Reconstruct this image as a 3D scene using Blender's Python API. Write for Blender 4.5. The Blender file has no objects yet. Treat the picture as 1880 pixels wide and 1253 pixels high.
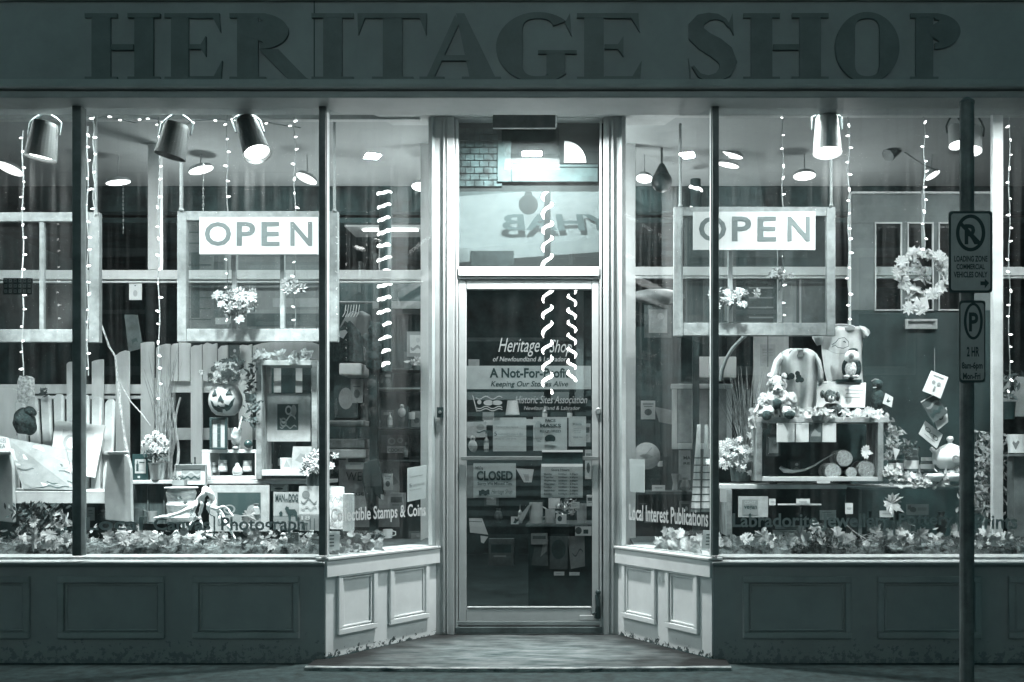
import bpy, math, random
from mathutils import Vector, Matrix, noise
RN = random.Random(11)
sc = bpy.context.scene
# ------------------------------------------------------------------ camera
D, F, CZ, VX, VY = 5.4, 1845.0, 1.08, 1079.0, 841.0
cam = bpy.data.cameras.new('camera'); camo = bpy.data.objects.new('camera', cam)
sc.collection.objects.link(camo); sc.camera = camo
camo.location = (0, -D, CZ); camo.rotation_euler = (math.radians(90), 0, 0)
cam.sensor_width = 36; cam.lens = 36*F/1880; cam.clip_start = .05; cam.clip_end = 200
cam.shift_x = -(VX-940)/1880; cam.shift_y = (VY-626.5)/1880
# ------------------------------------------------------------------ world: night sky with a dull glow
w = bpy.data.worlds.new('World'); sc.world = w; w.use_nodes = True
bg = w.node_tree.nodes['Background']; bg.inputs[0].default_value = (.0, .80, .86, 1); bg.inputs[1].default_value = .072
sc.view_settings.view_transform = 'Standard'; sc.view_settings.look = 'None'
sc.view_settings.exposure = 0; sc.view_settings.gamma = 1
sc.cycles.use_denoising = True; sc.cycles.max_bounces = 10; sc.cycles.transparent_max_bounces = 16
sc.cycles.diffuse_bounces = 4; sc.cycles.glossy_bounces = 4; sc.cycles.sample_clamp_indirect = 6; sc.cycles.caustics_reflective = False
LAMP = 1.0
def lamp(kind, name, loc, energy, size=.07, aim=None, spot=None, col=(.97, 1, .99), blend=.6, size_y=None):
    l = bpy.data.lights.new(name, kind); l.energy = energy*LAMP; l.color = col
    if kind == 'AREA':
        l.size = size
        if size_y: l.shape = 'RECTANGLE'; l.size_y = size_y
    else: l.shadow_soft_size = size
    if spot: l.spot_size = math.radians(spot); l.spot_blend = blend
    o = bpy.data.objects.new(name, l); sc.collection.objects.link(o); o.location = loc
    if aim is not None: o.rotation_euler = (Vector(aim)-Vector(loc)).to_track_quat('-Z', 'Y').to_euler()
    return o
def deep(y): return y if y < .195 or y >= 1.75 else (.50+(y-.20)*1.6 if y < .96 else y+.76)
def S0(y): return F/(D+y)
def Sx(y): return S0(deep(y))
def P(px, py, y):                      # the point at depth y seen at a pixel; the displays are twice as deep as first measured
    if px < 793.5 or px > 1139.5: y = deep(y)
    s = S0(y); return Vector(((px-VX)/s, y, CZ-(py-VY)/s))
def PX(px, y): return (px-VX)/Sx(y)
def PZ(py, y): return CZ-(py-VY)/Sx(y)
# track and ceiling lamps seen lit, with added fill lamps among them
for i, (px, py, y, ax, ay, az, e) in enumerate([
        (75, 300, .13, -3.0, .50, .6, 22), (473, 296, .13, -1.9, .5, .6, 34), (290, 298, .13, -2.4, .6, .6, 14),
        (1519, 290, .13, 1.25, .5, .7, 36), (1775, 282, .15, 2.2, .5, .6, 12)]):
    p = P(px, py, y); lamp('SPOT', 'track_and_fill_beam', p, e, .06, (ax, ay, az), 140)
for x0, x1, e in ((-4.3, -1.55, 165), (.80, 3.6, 150)):      # added fill strips above the window head, out of view
    xc = (x0+x1)/2; lamp('AREA', 'display_fill_strip', (xc, .12, 3.03), e, x1-x0, (xc, .42, .6), size_y=.08)
for x, tx, e in ((-3.25, -3.15, 440), (-2.55, -2.6, 440), (-1.95, -2.0, 470), (-1.55, -1.55, 330), (.85, .8, 360), (1.35, 1.4, 480), (1.9, 1.95, 300), (2.5, 2.5, 60)):
    lamp('SPOT', 'track_and_fill_beam', (x, .13, 2.84), e, .05, (tx, .72, .55), 54, blend=1)  # added fill spots aimed at the low goods
lamp('AREA', 'ceiling_tube_light', (-1.35, 3.2, 2.98), 20, 1.1, (-1.35, 3.2, 0), size_y=.12)
for x, y, e in [(-2.9, 2.0, 20), (-1.9, 2.4, 15), (.7, 2.4, 15), (1.9, 2.2, 16), (-.5, 3.6, 26), (-.25, 1.55, 50), (-1.25, 2.0, 11)]:  # the one over the shop counter is an added fill lamp
    lamp('POINT', 'ceiling_and_fill_beam', (x, y, 2.62), e, .12)
lamp('AREA', 'doorway_lamp_light', (-.36, .47, 3.045), 135, .12, (-.36, .44, 0), size_y=.09)
# street lamps of the far side, which light the shop opposite (seen only as a reflection)
lamp('SPOT', 'opposite_sign_light', (-1.0, -8.3, 6.3), 2300, .15, (-1.0, -10.3, 5.1), 110, col=(.78, 1, 1))
lamp('SPOT', 'opposite_wall_light', (-5.0, -8.0, 5.4), 220, .15, (-5.0, -10.3, 3.6), 120, col=(.78, 1, 1))
lamp('SPOT', 'opposite_wall_light', (2.6, -8.0, 5.4), 170, .15, (2.6, -10.3, 3.6), 120, col=(.78, 1, 1))

# ------------------------------------------------------------------ materials
def col(g, t=1.0): return (.018*t+g*.94, .043*t+g*.95, .044*t+g*.95, 1)
MATS = {}
def M(name, g, rough=.55, var=.18, scale=9., bump=0., metal=0., stretch=None, emit=0., spec=.4, tint=None, g2=None, trans=0):
    if name in MATS: return MATS[name]
    m = bpy.data.materials.new(name); m.use_nodes = True; nt = m.node_tree; N = nt.nodes; L = nt.links
    b = N['Principled BSDF']; b.inputs['Roughness'].default_value = rough; b.inputs['Metallic'].default_value = metal
    b.inputs['Specular IOR Level'].default_value = spec
    c = tint if tint else col(g); b.inputs['Base Color'].default_value = c
    if var or bump:
        tc = N.new('ShaderNodeTexCoord'); mp = N.new('ShaderNodeMapping'); nz = N.new('ShaderNodeTexNoise')
        L.new(tc.outputs['Object'], mp.inputs[0]); L.new(mp.outputs[0], nz.inputs['Vector'])
        if stretch: mp.inputs['Scale'].default_value = stretch
        nz.inputs['Scale'].default_value = scale; nz.inputs['Detail'].default_value = 6; nz.inputs['Roughness'].default_value = .65
        cr = N.new('ShaderNodeValToRGB'); L.new(nz.outputs['Fac'], cr.inputs[0])
        c2 = col(g2) if g2 is not None else tuple(x*(1-2*var) for x in c[:3])+(1,)
        c1 = c if g2 is not None else tuple(min(1, x*(1+var*.5)) for x in c[:3])+(1,)
        cr.color_ramp.elements[0].position = .32; cr.color_ramp.elements[0].color = c2
        cr.color_ramp.elements[1].position = .66; cr.color_ramp.elements[1].color = c1
        L.new(cr.outputs[0], b.inputs['Base Color'])
        if bump:
            bp = N.new('ShaderNodeBump'); bp.inputs['Strength'].default_value = bump; bp.inputs['Distance'].default_value = .01
            L.new(nz.outputs['Fac'], bp.inputs['Height']); L.new(bp.outputs[0], b.inputs['Normal'])
    if emit:
        b.inputs['Emission Color'].default_value = (1, .99, .97, 1); b.inputs['Emission Strength'].default_value = emit
    MATS[name] = m; return m
def glass(name, refl=.09, dirt=.05, haze=.0, stretch=(26, 26, .7)):
    m = bpy.data.materials.new(name); m.use_nodes = True; nt = m.node_tree; N = nt.nodes; L = nt.links
    for n in list(N): N.remove(n)
    out = N.new('ShaderNodeOutputMaterial'); tr = N.new('ShaderNodeBsdfTransparent'); gl = N.new('ShaderNodeBsdfGlossy')
    tr.inputs[0].default_value = (.94, .96, .96, 1); gl.inputs['Roughness'].default_value = 0
    lw = N.new('ShaderNodeLayerWeight'); lw.inputs[0].default_value = .5; pw = N.new('ShaderNodeMath'); pw.operation = 'POWER'; pw.inputs[1].default_value = 5
    L.new(lw.outputs['Facing'], pw.inputs[0]); mr_ = N.new('ShaderNodeMapRange'); mr_.inputs[3].default_value = refl; mr_.inputs[4].default_value = 1; L.new(pw.outputs[0], mr_.inputs[0])
    ge = N.new('ShaderNodeNewGeometry'); m0 = N.new('ShaderNodeMath'); m0.operation = 'SUBTRACT'; m0.inputs[0].default_value = 1
    L.new(ge.outputs['Backfacing'], m0.inputs[1]); mu = N.new('ShaderNodeMath'); mu.operation = 'MULTIPLY'; L.new(mr_.outputs[0], mu.inputs[0]); L.new(m0.outputs[0], mu.inputs[1])
    mx = N.new('ShaderNodeMixShader'); L.new(mu.outputs[0], mx.inputs[0]); L.new(tr.outputs[0], mx.inputs[1]); L.new(gl.outputs[0], mx.inputs[2])
    df = N.new('ShaderNodeBsdfDiffuse'); df.inputs[0].default_value = (.8, .83, .83, 1)
    tl = N.new('ShaderNodeBsdfTranslucent'); tl.inputs[0].default_value = (.8, .83, .83, 1)
    ad = N.new('ShaderNodeMixShader'); ad.inputs[0].default_value = .6; L.new(df.outputs[0], ad.inputs[1]); L.new(tl.outputs[0], ad.inputs[2])
    tc = N.new('ShaderNodeTexCoord'); mp = N.new('ShaderNodeMapping'); mp.inputs['Scale'].default_value = stretch
    nz = N.new('ShaderNodeTexNoise'); nz.inputs['Scale'].default_value = 1; nz.inputs['Detail'].default_value = 5
    L.new(tc.outputs['Object'], mp.inputs[0]); L.new(mp.outputs[0], nz.inputs['Vector'])
    mr = N.new('ShaderNodeMapRange'); mr.inputs[1].default_value = .45; mr.inputs[2].default_value = .8
    mr.inputs[3].default_value = haze; mr.inputs[4].default_value = dirt
    L.new(nz.outputs['Fac'], mr.inputs[0])
    m2 = N.new('ShaderNodeMixShader'); L.new(mr.outputs[0], m2.inputs[0]); L.new(mx.outputs[0], m2.inputs[1]); L.new(ad.outputs[0], m2.inputs[2])
    L.new(m2.outputs[0], out.inputs[0]); MATS[name] = m; return m
def worn(name, g, gd, zlo, zhi, thr=.56):
    """white paint flaked off near the ground"""
    m = M(name, g, .5, .06, 5, .12); nt = m.node_tree; N = nt.nodes; L = nt.links; b = N['Principled BSDF']
    src = b.inputs['Base Color'].links[0].from_socket
    ge = N.new('ShaderNodeNewGeometry'); sp = N.new('ShaderNodeSeparateXYZ'); L.new(ge.outputs['Position'], sp.inputs[0])
    mr = N.new('ShaderNodeMapRange'); mr.inputs[1].default_value = zlo; mr.inputs[2].default_value = zhi; mr.inputs[3].default_value = .34; mr.inputs[4].default_value = 0
    L.new(sp.outputs[2], mr.inputs[0])
    nz = N.new('ShaderNodeTexNoise'); nz.inputs['Scale'].default_value = 26; nz.inputs['Detail'].default_value = 8; nz.inputs['Roughness'].default_value = .7
    L.new(ge.outputs['Position'], nz.inputs['Vector'])
    a = N.new('ShaderNodeMath'); L.new(mr.outputs[0], a.inputs[0]); L.new(nz.outputs['Fac'], a.inputs[1])
    g_ = N.new('ShaderNodeMath'); g_.operation = 'GREATER_THAN'; g_.inputs[1].default_value = thr+.16; L.new(a.outputs[0], g_.inputs[0])
    mx = N.new('ShaderNodeMix'); mx.data_type = 'RGBA'; L.new(g_.outputs[0], mx.inputs[0]); L.new(src, mx.inputs[6]); mx.inputs[7].default_value = col(gd)
    L.new(mx.outputs[2], b.inputs['Base Color']); return m

paint = M('facade_paint', .36, .5, .10, 3.5, .15)
fasciam = M('fascia_paint', .30, .55, .10, 2.5, .1)
lettm = M('dark_letter_paint', .14, .5, .1)
cream = worn('splay_paint', .80, .05, .0, .11, .66)
doorp = M('door_frame_paint', .40, .42, .08, 6, .08)
white = M('white_paint', .56, .45, .06, 6, .05)
white2 = M('off_white_board', .68, .6, .14, 5, .1, stretch=(1, 1, .2))
lgrey = M('light_grey_paint', .50, .55, .12, 6)
mgrey = M('mid_grey', .26, .6, .2, 7)
dgrey = M('dark_grey', .07, .6, .3, 9)
black = M('black_stuff', .006, .5, .3, 9)
blackgl = M('black_gloss', .004, .12, .0)
sashm = M('old_sash_paint', .20, .6, .22, 14, .15)
ceilm = M('ceiling_paint', .34, .8, .06, 2)
wallm = M('dark_shop_wall', .012, .8, .5, 3)
woodl = M('pale_wood', .42, .6, .35, 5, .15, stretch=(1, 6, 1.5))
woodm = M('mid_wood', .24, .6, .4, 5, .15, stretch=(1, 6, 1.5))
woodd = M('dark_wood', .05, .55, .4, 5, .1, stretch=(6, 6, 1))
paper = M('paper', .60, .7, .04, 10)
paperg = M('grey_paper', .38, .7, .15, 14)
ink = M('ink', .008, .6, 0)
inkg = M('grey_ink', .22, .6, .1)
inkl = M('pale_ink', .40, .6, .1)
metal = M('dull_metal', .42, .3, .1, 10, 0, .85)
chrome = M('worn_steel_sill', .75, .28, .25, 6, .1, .9, stretch=(.6, 4, 4))
fabw = M('pale_fabric', .66, .9, .08, 20, .1)
fabg = M('grey_fabric', .30, .9, .15, 30, .1)
fabd = M('dark_fabric', .012, .9, .4, 30, .1)
furl = M('pale_fur', .62, .95, .35, 60, .8)
furd = M('dark_fur', .012, .95, .5, 60, .5)
leafl = M('pale_leaf', .54, .7, .3, 18, .3)
leafm = M('mid_leaf', .26, .7, .4, 18, .3)
leafd = M('dark_leaf', .04, .6, .5, 18, .3)
moss = M('moss', .13, .95, .6, 40, .8)
petal = M('petal', .50, .6, .15, 20)
ceram = M('white_glaze', .80, .12, .05, 8)
bulbm = M('bulb_glow', .8, .4, 0, emit=4.5); bulbm.cycles.emission_sampling = 'NONE'
ropem = M('mirrored_rope_glow', .8, .4, 0, emit=4.0)
facem = M('lamp_face_glow', .8, .4, 0, emit=14.0); facem.cycles.emission_sampling = 'NONE'
discm = M('ceiling_disc_glow', .8, .4, 0, emit=2.2)
tubem = M('tube_glow', .8, .4, 0, emit=6.0)
cord = M('pale_cord', .26, .6, .1)
glf = glass('window_glass', .07, .05, .003)
gls = glass('splay_glass', .08, .03, .001)
gld = glass('door_glass', .19, .012, .002, (8, 8, 1))
glsash = glass('old_sash_glass', .12, .05, .012, (6, 6, 3))
glc = glass('clear_jar_glass', .12, .1, .04)

# ------------------------------------------------------------------ mesh helper
class MB:
    def __init__(s): s.v = []; s.f = []; s.m = []; s.cur = 0
    def add(s, vs, fs):
        o = len(s.v); s.v += [tuple(v) for v in vs]; s.f += [tuple(i+o for i in f) for f in fs]; s.m += [s.cur]*len(fs); return s
    def box(s, x0, x1, y0, y1, z0, z1):
        if x0 > x1: x0, x1 = x1, x0
        if y0 > y1: y0, y1 = y1, y0
        if z0 > z1: z0, z1 = z1, z0
        return s.add([(x0,y0,z0),(x1,y0,z0),(x1,y1,z0),(x0,y1,z0),(x0,y0,z1),(x1,y0,z1),(x1,y1,z1),(x0,y1,z1)],
                     [(0,3,2,1),(4,5,6,7),(0,1,5,4),(1,2,6,5),(2,3,7,6),(3,0,4,7)])
    def pb(s, px0, px1, py0, py1, y, dep=.03):
        a = P(px0, py1, y); b = P(px1, py0, y); return s.box(a.x, b.x, a.y, a.y+dep, a.z, b.z)
    def prism(s, pts, off):
        n = len(pts); off = Vector(off); pts = [Vector(p) for p in pts]
        return s.add(pts+[p+off for p in pts], [tuple(range(n)), tuple(range(2*n-1, n-1, -1))]+[(i, i+n, (i+1) % n+n, (i+1) % n) for i in range(n)])
    def pp(s, pxs, y, dep=.01): return s.prism([P(a, b, y) for a, b in pxs], (0, dep, 0))
    def bar(s, a, b, r0, r1=None, n=8):
        return s.tube([a, b], [r0, r0 if r1 is None else r1], n)
    def tube(s, pts, rs, n=7):
        pts = [Vector(p) for p in pts]; k = len(pts)
        if not hasattr(rs, '__len__'): rs = [rs]*k
        vs = []; ref = None
        for i, p in enumerate(pts):
            t = (pts[min(i+1, k-1)]-pts[max(i-1, 0)]).normalized()
            if ref is None: ref = t.orthogonal().normalized()
            ref = (ref-t*ref.dot(t)); ref = ref.normalized() if ref.length > 1e-6 else t.orthogonal().normalized()
            q = t.cross(ref)
            for j in range(n):
                a = 2*math.pi*j/n; vs.append(p+(ref*math.cos(a)+q*math.sin(a))*rs[i])
        fs = [(i*n+j, i*n+(j+1) % n, (i+1)*n+(j+1) % n, (i+1)*n+j) for i in range(k-1) for j in range(n)]
        fs += [tuple(range(n-1, -1, -1)), tuple(range((k-1)*n, k*n))]
        return s.add(vs, fs)
    def lathe(s, c, prof, n=24, ax=(0, 0, 1)):
        c = Vector(c); q = Vector((0, 0, 1)).rotation_difference(Vector(ax).normalized()); vs = []
        for r, z in prof:
            for j in range(n):
                a = 2*math.pi*j/n; vs.append(c+q @ Vector((r*math.cos(a), r*math.sin(a), z)))
        k = len(prof); fs = [(i*n+j, i*n+(j+1) % n, (i+1)*n+(j+1) % n, (i+1)*n+j) for i in range(k-1) for j in range(n)]
        fs += [tuple(range(n-1, -1, -1)), tuple(range((k-1)*n, k*n))]
        return s.add(vs, fs)
    def ball(s, c, r, n=12, amp=0., fq=10., q=None):
        if not hasattr(r, '__len__'): r = (r, r, r)
        c = Vector(c); vs = []; m = max(4, n*2)
        for i in range(n+1):
            th = math.pi*i/n
            for j in range(m):
                ph = 2*math.pi*j/m; d = Vector((math.sin(th)*math.cos(ph), math.sin(th)*math.sin(ph), math.cos(th)))
                p = Vector((d.x*r[0], d.y*r[1], d.z*r[2]))
                if amp: p = p*(1+amp*noise.noise((c+p)*fq))
                if q: p = q @ p
                vs.append(c+p)
        fs = [(i*m+j, i*m+(j+1) % m, (i+1)*m+(j+1) % m, (i+1)*m+j) for i in range(n) for j in range(m)]
        return s.add(vs, fs)
    def leaf(s, c, size, nrm=None, spin=None, kind='maple', bend=.25):
        if kind == 'maple':
            o = [(0,-.42),(.05,-.26),(.2,-.36),(.26,-.24),(.40,-.26),(.36,-.12),(.56,-.02),(.44,.05),(.54,.22),(.38,.20),(.34,.30),(.20,.16),(.18,.36),(.10,.36),(0,.62),(-.10,.36),(-.18,.36),(-.20,.16),(-.34,.30),(-.38,.20),(-.54,.22),(-.44,.05),(-.56,-.02),(-.36,-.12),(-.40,-.26),(-.26,-.24),(-.2,-.36),(-.05,-.26)]
        else: o = [(0,-.5),(.13,-.25),(.19,0),(.12,.28),(0,.55),(-.12,.28),(-.19,0),(-.13,-.25)]
        c = Vector(c); nrm = (Vector(nrm) if nrm is not None else Vector((RN.uniform(-1,1), -1.2, RN.uniform(-.4,1)))).normalized()
        u = nrm.orthogonal().normalized(); u = Matrix.Rotation(RN.uniform(0, 6.28) if spin is None else spin, 3, nrm) @ u; v = nrm.cross(u)
        b1 = RN.uniform(-bend, bend)*2.2; b2 = RN.uniform(.2, 1)*bend*1.3
        f = lambda a, b: c+(u*a+v*b)*size+nrm*size*(b1*a*a+b2*b*b+RN.uniform(-.02, .02))
        ct = f(0, 0); vs = [ct]+[f(a, b) for a, b in o]; n = len(o)
        return s.add(vs, [(0, 1+i, 1+(i+1) % n) for i in range(n)])
    def flower(s, c, r, n=9, nrm=(0, -1, .2)):
        c = Vector(c); nrm = Vector(nrm).normalized(); u = nrm.orthogonal().normalized(); v = nrm.cross(u)
        for i in range(n):
            a = 2*math.pi*i/n+RN.uniform(-.15, .15); d = u*math.cos(a)+v*math.sin(a); t = nrm.cross(d); L = r*RN.uniform(.85, 1.1); wd = r*.3
            s.add([c, c+d*L*.5+t*wd+nrm*r*.12, c+d*L-nrm*r*.1, c+d*L*.5-t*wd+nrm*r*.12], [(0, 1, 2, 3)])
        return s
    def text(s, str_, O, X, Z, w, h, shear=0., bold=0.):
        cu = bpy.data.curves.new('t', 'FONT'); cu.body = str_; cu.size = 1; cu.shear = shear; cu.offset = bold; cu.resolution_u = 3
        o = bpy.data.objects.new('t', cu); me = bpy.data.meshes.new_from_object(o)
        vs = [v.co.copy() for v in me.vertices]; fs = [tuple(p.vertices) for p in me.polygons]
        bpy.data.objects.remove(o); bpy.data.curves.remove(cu); bpy.data.meshes.remove(me)
        if not vs: return s
        x0 = min(v.x for v in vs); x1 = max(v.x for v in vs); y0 = min(v.y for v in vs); y1 = max(v.y for v in vs)
        O = Vector(O); X = Vector(X); Z = Vector(Z)
        return s.add([O+X*((v.x-x0)/(x1-x0)*w)+Z*((v.y-y0)/max(1e-6, y1-y0)*h) for v in vs], fs)
    def build(s, name, mat, parent=None, smooth=False, bevel=0., recalc=True):
        me = bpy.data.meshes.new(name); L = Vector((0, 0, 0))
        if parent is not None:
            q = parent
            while q is not None: L = L+q.location; q = q.parent
        else:
            xs = [v[0] for v in s.v]; ys = [v[1] for v in s.v]; zs = [v[2] for v in s.v]
            L = Vector(((min(xs)+max(xs))/2, (min(ys)+max(ys))/2, min(zs)))
        me.from_pydata([tuple(Vector(v)-L) for v in s.v], [], s.f)
        for m in (mat if isinstance(mat, (list, tuple)) else [mat]): me.materials.append(m)
        me.polygons.foreach_set('material_index', s.m)
        if smooth: me.polygons.foreach_set('use_smooth', [True]*len(s.f))
        me.update()
        if recalc:
            import bmesh
            b = bmesh.new(); b.from_mesh(me); bmesh.ops.recalc_face_normals(b, faces=b.faces); b.to_mesh(me); b.free()
        o = bpy.data.objects.new(name, me); sc.collection.objects.link(o)
        if parent is not None: o.parent = parent
        else: o.location = L
        if bevel:
            bv = o.modifiers.new('b', 'BEVEL'); bv.width = bevel; bv.segments = 2; bv.limit_method = 'ANGLE'
        return o
def thing(name, label, cat, loc, group=None):
    o = bpy.data.objects.new(name, None); sc.collection.objects.link(o); o.location = loc; o.empty_display_size = .05
    o['label'] = label; o['category'] = cat
    if group: o['group'] = group
    return o
def tag(o, label, cat, group=None):
    o['label'] = label; o['category'] = cat
    if group: o['group'] = group
    return o
def struct(o): o['kind'] = 'structure'; return o
def stuff(o, label=None, cat=None):
    o['kind'] = 'stuff'
    if label: o['label'] = label; o['category'] = cat
    return o

# flat card: corners TL,TR,BR,BL as world points; prints in (u,v), v down
def card(name, label, cat, C, mat=None, prints=(), frame=0, frame_mat=None, thick=.006, group=None, parent=None, glassy=False):
    C = [Vector(c) for c in C]
    X = C[1]-C[0]; Zd = C[3]-C[0]; Nn = X.cross(Zd).normalized()
    if Nn.y > 0: Nn = -Nn
    q = lambda u, v, l=0: C[0].lerp(C[1], u).lerp(C[3].lerp(C[2], u), v)+Nn*l
    body = MB(); body.prism([q(0,0),q(1,0),q(1,1),q(0,1)], -Nn*thick)
    if parent is None: t = thing(name, label, cat, q(.5, 1), group)
    else: t = parent
    body.build('sheet' if thick < .008 else 'board', mat or paper, t)
    if prints:
        mb = MB(); ms = []
        for i, p in enumerate(prints):
            mt = p[6] if p[0] == 't' else p[-1]
            if mt not in ms: ms.append(mt)
            mb.cur = ms.index(mt); l = .0012+.0005*(i % 6)
            if p[0] == 'r': mb.add([q(p[1],p[3],l),q(p[2],p[3],l),q(p[2],p[4],l),q(p[1],p[4],l)], [(0,1,2,3)])
            elif p[0] == 'p': mb.add([q(a,b,l) for a, b in p[1]], [tuple(range(len(p[1])))])
            elif p[0] == 'o':
                k = 20; mb.add([q(p[1]+p[3]*math.cos(6.283*j/k), p[2]+p[4]*math.sin(6.283*j/k), l) for j in range(k)], [tuple(range(k))])
            elif p[0] == 'ring':
                k = 28; a = [q(p[1]+p[3]*math.cos(6.283*j/k), p[2]+p[4]*math.sin(6.283*j/k), l) for j in range(k)]
                b = [q(p[1]+p[3]*p[5]*math.cos(6.283*j/k), p[2]+p[4]*p[5]*math.sin(6.283*j/k), l) for j in range(k)]
                mb.add(a+b, [(j, (j+1) % k, (j+1) % k+k, j+k) for j in range(k)])
            elif p[0] == 'w':  # wavy line u0,u1,v,amp,waves,width
                k = 24; a = []; b = []
                for j in range(k+1):
                    u = p[1]+(p[2]-p[1])*j/k; v = p[3]+p[4]*math.sin(6.283*p[5]*j/k); a.append(q(u, v, l)); b.append(q(u, v+p[6], l))
                mb.add(a+b, [(j, j+1, j+k+2, j+k+1) for j in range(k)])
            elif p[0] == 't':
                u0, u1, v0, v1 = p[2:6]; sh = p[7] if len(p) > 7 else 0; bo = p[8] if len(p) > 8 else 0
                O = q(u0, v1, l); mb.text(p[1], O, (q(u1, v1, l)-O).normalized(), (q(u0, v0, l)-O).normalized(), (q(u1, v1, l)-O).length, (q(u0, v0, l)-O).length, sh, bo)
        mb.build('print', ms, t, recalc=False)
    if frame:
        f = MB(); fu = frame/X.length; fv = frame/Zd.length; th = Nn*.016
        for a, b, c, d in ((0,0,1,fv),(0,1-fv,1,1),(0,fv,fu,1-fv),(1-fu,fv,1,1-fv)):
            f.prism([q(a,b,.014),q(c,b,.014),q(c,d,.014),q(a,d,.014)], -th)
        f.build('frame', frame_mat or woodm, t, bevel=.002)
    return t
def cpx(tl, tr, br, bl, y0, y1=None):
    y1 = y0 if y1 is None else y1
    return [P(*tl, y0), P(*tr, y0), P(*br, y1), P(*bl, y1)]
def rpx(px0, px1, py0, py1, y0, y1=None): return cpx((px0,py0),(px1,py0),(px1,py1),(px0,py1), y0, y1)
# ================================================================== SETTING
SX = [(-1.408, -.92), (.667, .18)]      # splay windows: x at the front corner, x at the door end
SY = .75; SILL = .556; TOPZ = 3.16
def SPt(side, t, z, off=0.):            # a point of the splay plane; off moves it out towards the street
    x0, x1 = SX[side]; d = Vector((x1-x0, SY, 0)).normalized(); n = Vector((d.y, -d.x, 0)) if side == 0 else Vector((-d.y, d.x, 0))
    if n.y > 0: n = -n
    return Vector((x0+(x1-x0)*t, SY*t, z))+n*off
def SPpx(side, px, py, off=0.):         # the splay point seen at a pixel
    x0, x1 = SX[side]; k = (px-VX)/F    # x = k*(D+y)
    t = (k*D-x0)/((x1-x0)-k*SY); y = SY*t
    return SPt(side, t, CZ-(py-VY)/S0(y), off)
m = MB(); m.box(-14, 14, -9.9, -2.2, -.34, -.2)
asph = M('asphalt', .045, .85, .4, 60, .5)
struct(m.build('road', asph))
conc = M('pavement_concrete', .02, .85, .35, 14, .4)
m = MB(); m.box(-14, 14, -2.2, .0, -.3, -.019); struct(m.build('pavement', conc, bevel=.02))
m = MB(); m.box(-14, 14, -10.6, -9.9, -.3, -.08); struct(m.build('far_pavement', conc))
# doorway floor with a worn wooden edge
m = MB(); k = 60; x0, x1 = -1.46, .74
ed = [(x0+(x1-x0)*i/k, -.21-.012*noise.noise((i*.33, 2, 0))-.03*math.sin(math.pi*i/k)) for i in range(k+1)]
m.prism([(x, y, 0) for x, y in ed]+[(x1, 0, 0), (SX[1][0], 0, 0), (SX[1][1], .76, 0), (SX[0][1], .76, 0), (SX[0][0], 0, 0), (x0, 0, 0)], (0, 0, -.018))
flo = M('worn_boards_lit_middle', .22, .9, .0, 1, 1., stretch=(4, 15, 1), g2=.0); 
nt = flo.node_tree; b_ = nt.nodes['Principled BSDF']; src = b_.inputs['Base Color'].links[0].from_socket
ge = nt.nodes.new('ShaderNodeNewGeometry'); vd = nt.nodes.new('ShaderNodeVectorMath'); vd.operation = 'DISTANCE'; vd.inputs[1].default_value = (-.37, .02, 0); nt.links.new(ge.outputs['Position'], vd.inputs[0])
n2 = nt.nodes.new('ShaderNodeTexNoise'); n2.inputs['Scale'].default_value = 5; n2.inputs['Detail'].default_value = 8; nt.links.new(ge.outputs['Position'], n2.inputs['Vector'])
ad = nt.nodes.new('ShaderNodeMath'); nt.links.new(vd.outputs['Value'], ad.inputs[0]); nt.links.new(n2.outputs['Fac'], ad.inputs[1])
mr = nt.nodes.new('ShaderNodeMapRange'); mr.inputs[1].default_value = .75; mr.inputs[2].default_value = 1.45; nt.links.new(ad.outputs[0], mr.inputs[0])  # light fall-off painted in: floor colour darkens away from the doorway middle
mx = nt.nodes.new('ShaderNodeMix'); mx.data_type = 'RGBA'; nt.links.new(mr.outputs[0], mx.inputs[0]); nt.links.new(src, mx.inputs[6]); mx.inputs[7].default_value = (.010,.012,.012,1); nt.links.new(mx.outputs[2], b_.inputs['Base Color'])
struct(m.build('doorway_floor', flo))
m = MB()
for i in range(k): 
    a, b = ed[i], ed[i+1]
    m.add([(a[0], a[1]-.010, -.0), (b[0], b[1]-.010, -.0), (b[0], b[1]+.012, .004), (a[0], a[1]+.012, .004), (a[0], a[1]-.012, -.018), (b[0], b[1]-.012, -.018)], [(0,1,2,3),(4,5,1,0)])
struct(m.build('step_edge', M('worn_step_edge', .50, .6, .0, 1, .4, stretch=(12, 30, 30), g2=.02)))
# building shell
m = MB()
m.box(-5.2, 5.2, .15, 6.2, 3.30, 3.42); struct(m.build('ceiling', ceilm))
m = MB(); m.box(-5.2, 5.2, 2.80, 2.92, 3.09, 3.296); m.box(-5.2, 5.2, 6.1, 6.2, -.1, 3.296); m.box(-5.2, -5.08, .1, 6.1, -.1, 3.296); m.box(5.08, 5.2, .1, 6.1, -.1, 3.296)
m.box(-5.08, 5.08, 2.93, 6.09, 3.03, 3.07)
struct(m.build('shop_wall', wallm))
m = MB(); m.box(-5.2, 5.2, .8, 6.2, -.06, -.02); struct(m.build('shop_floor', M('shop_floor', .03, .4, .3, 5)))
m = MB(); m.box(-5.2, SX[0][0]-.01, .0, .10, -.3, SILL-.05); m.box(SX[1][0]+.01, 5.2, .0, .10, -.3, SILL-.05)
t = thing('shopfront', 'painted wooden shopfront with panelled base, cornice and deep doorway', 'shopfront', (-.37, 0, -.12))
m.build('base_wall', worn('base_paint', .34, .20, -.02, .30, .66), t)
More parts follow.
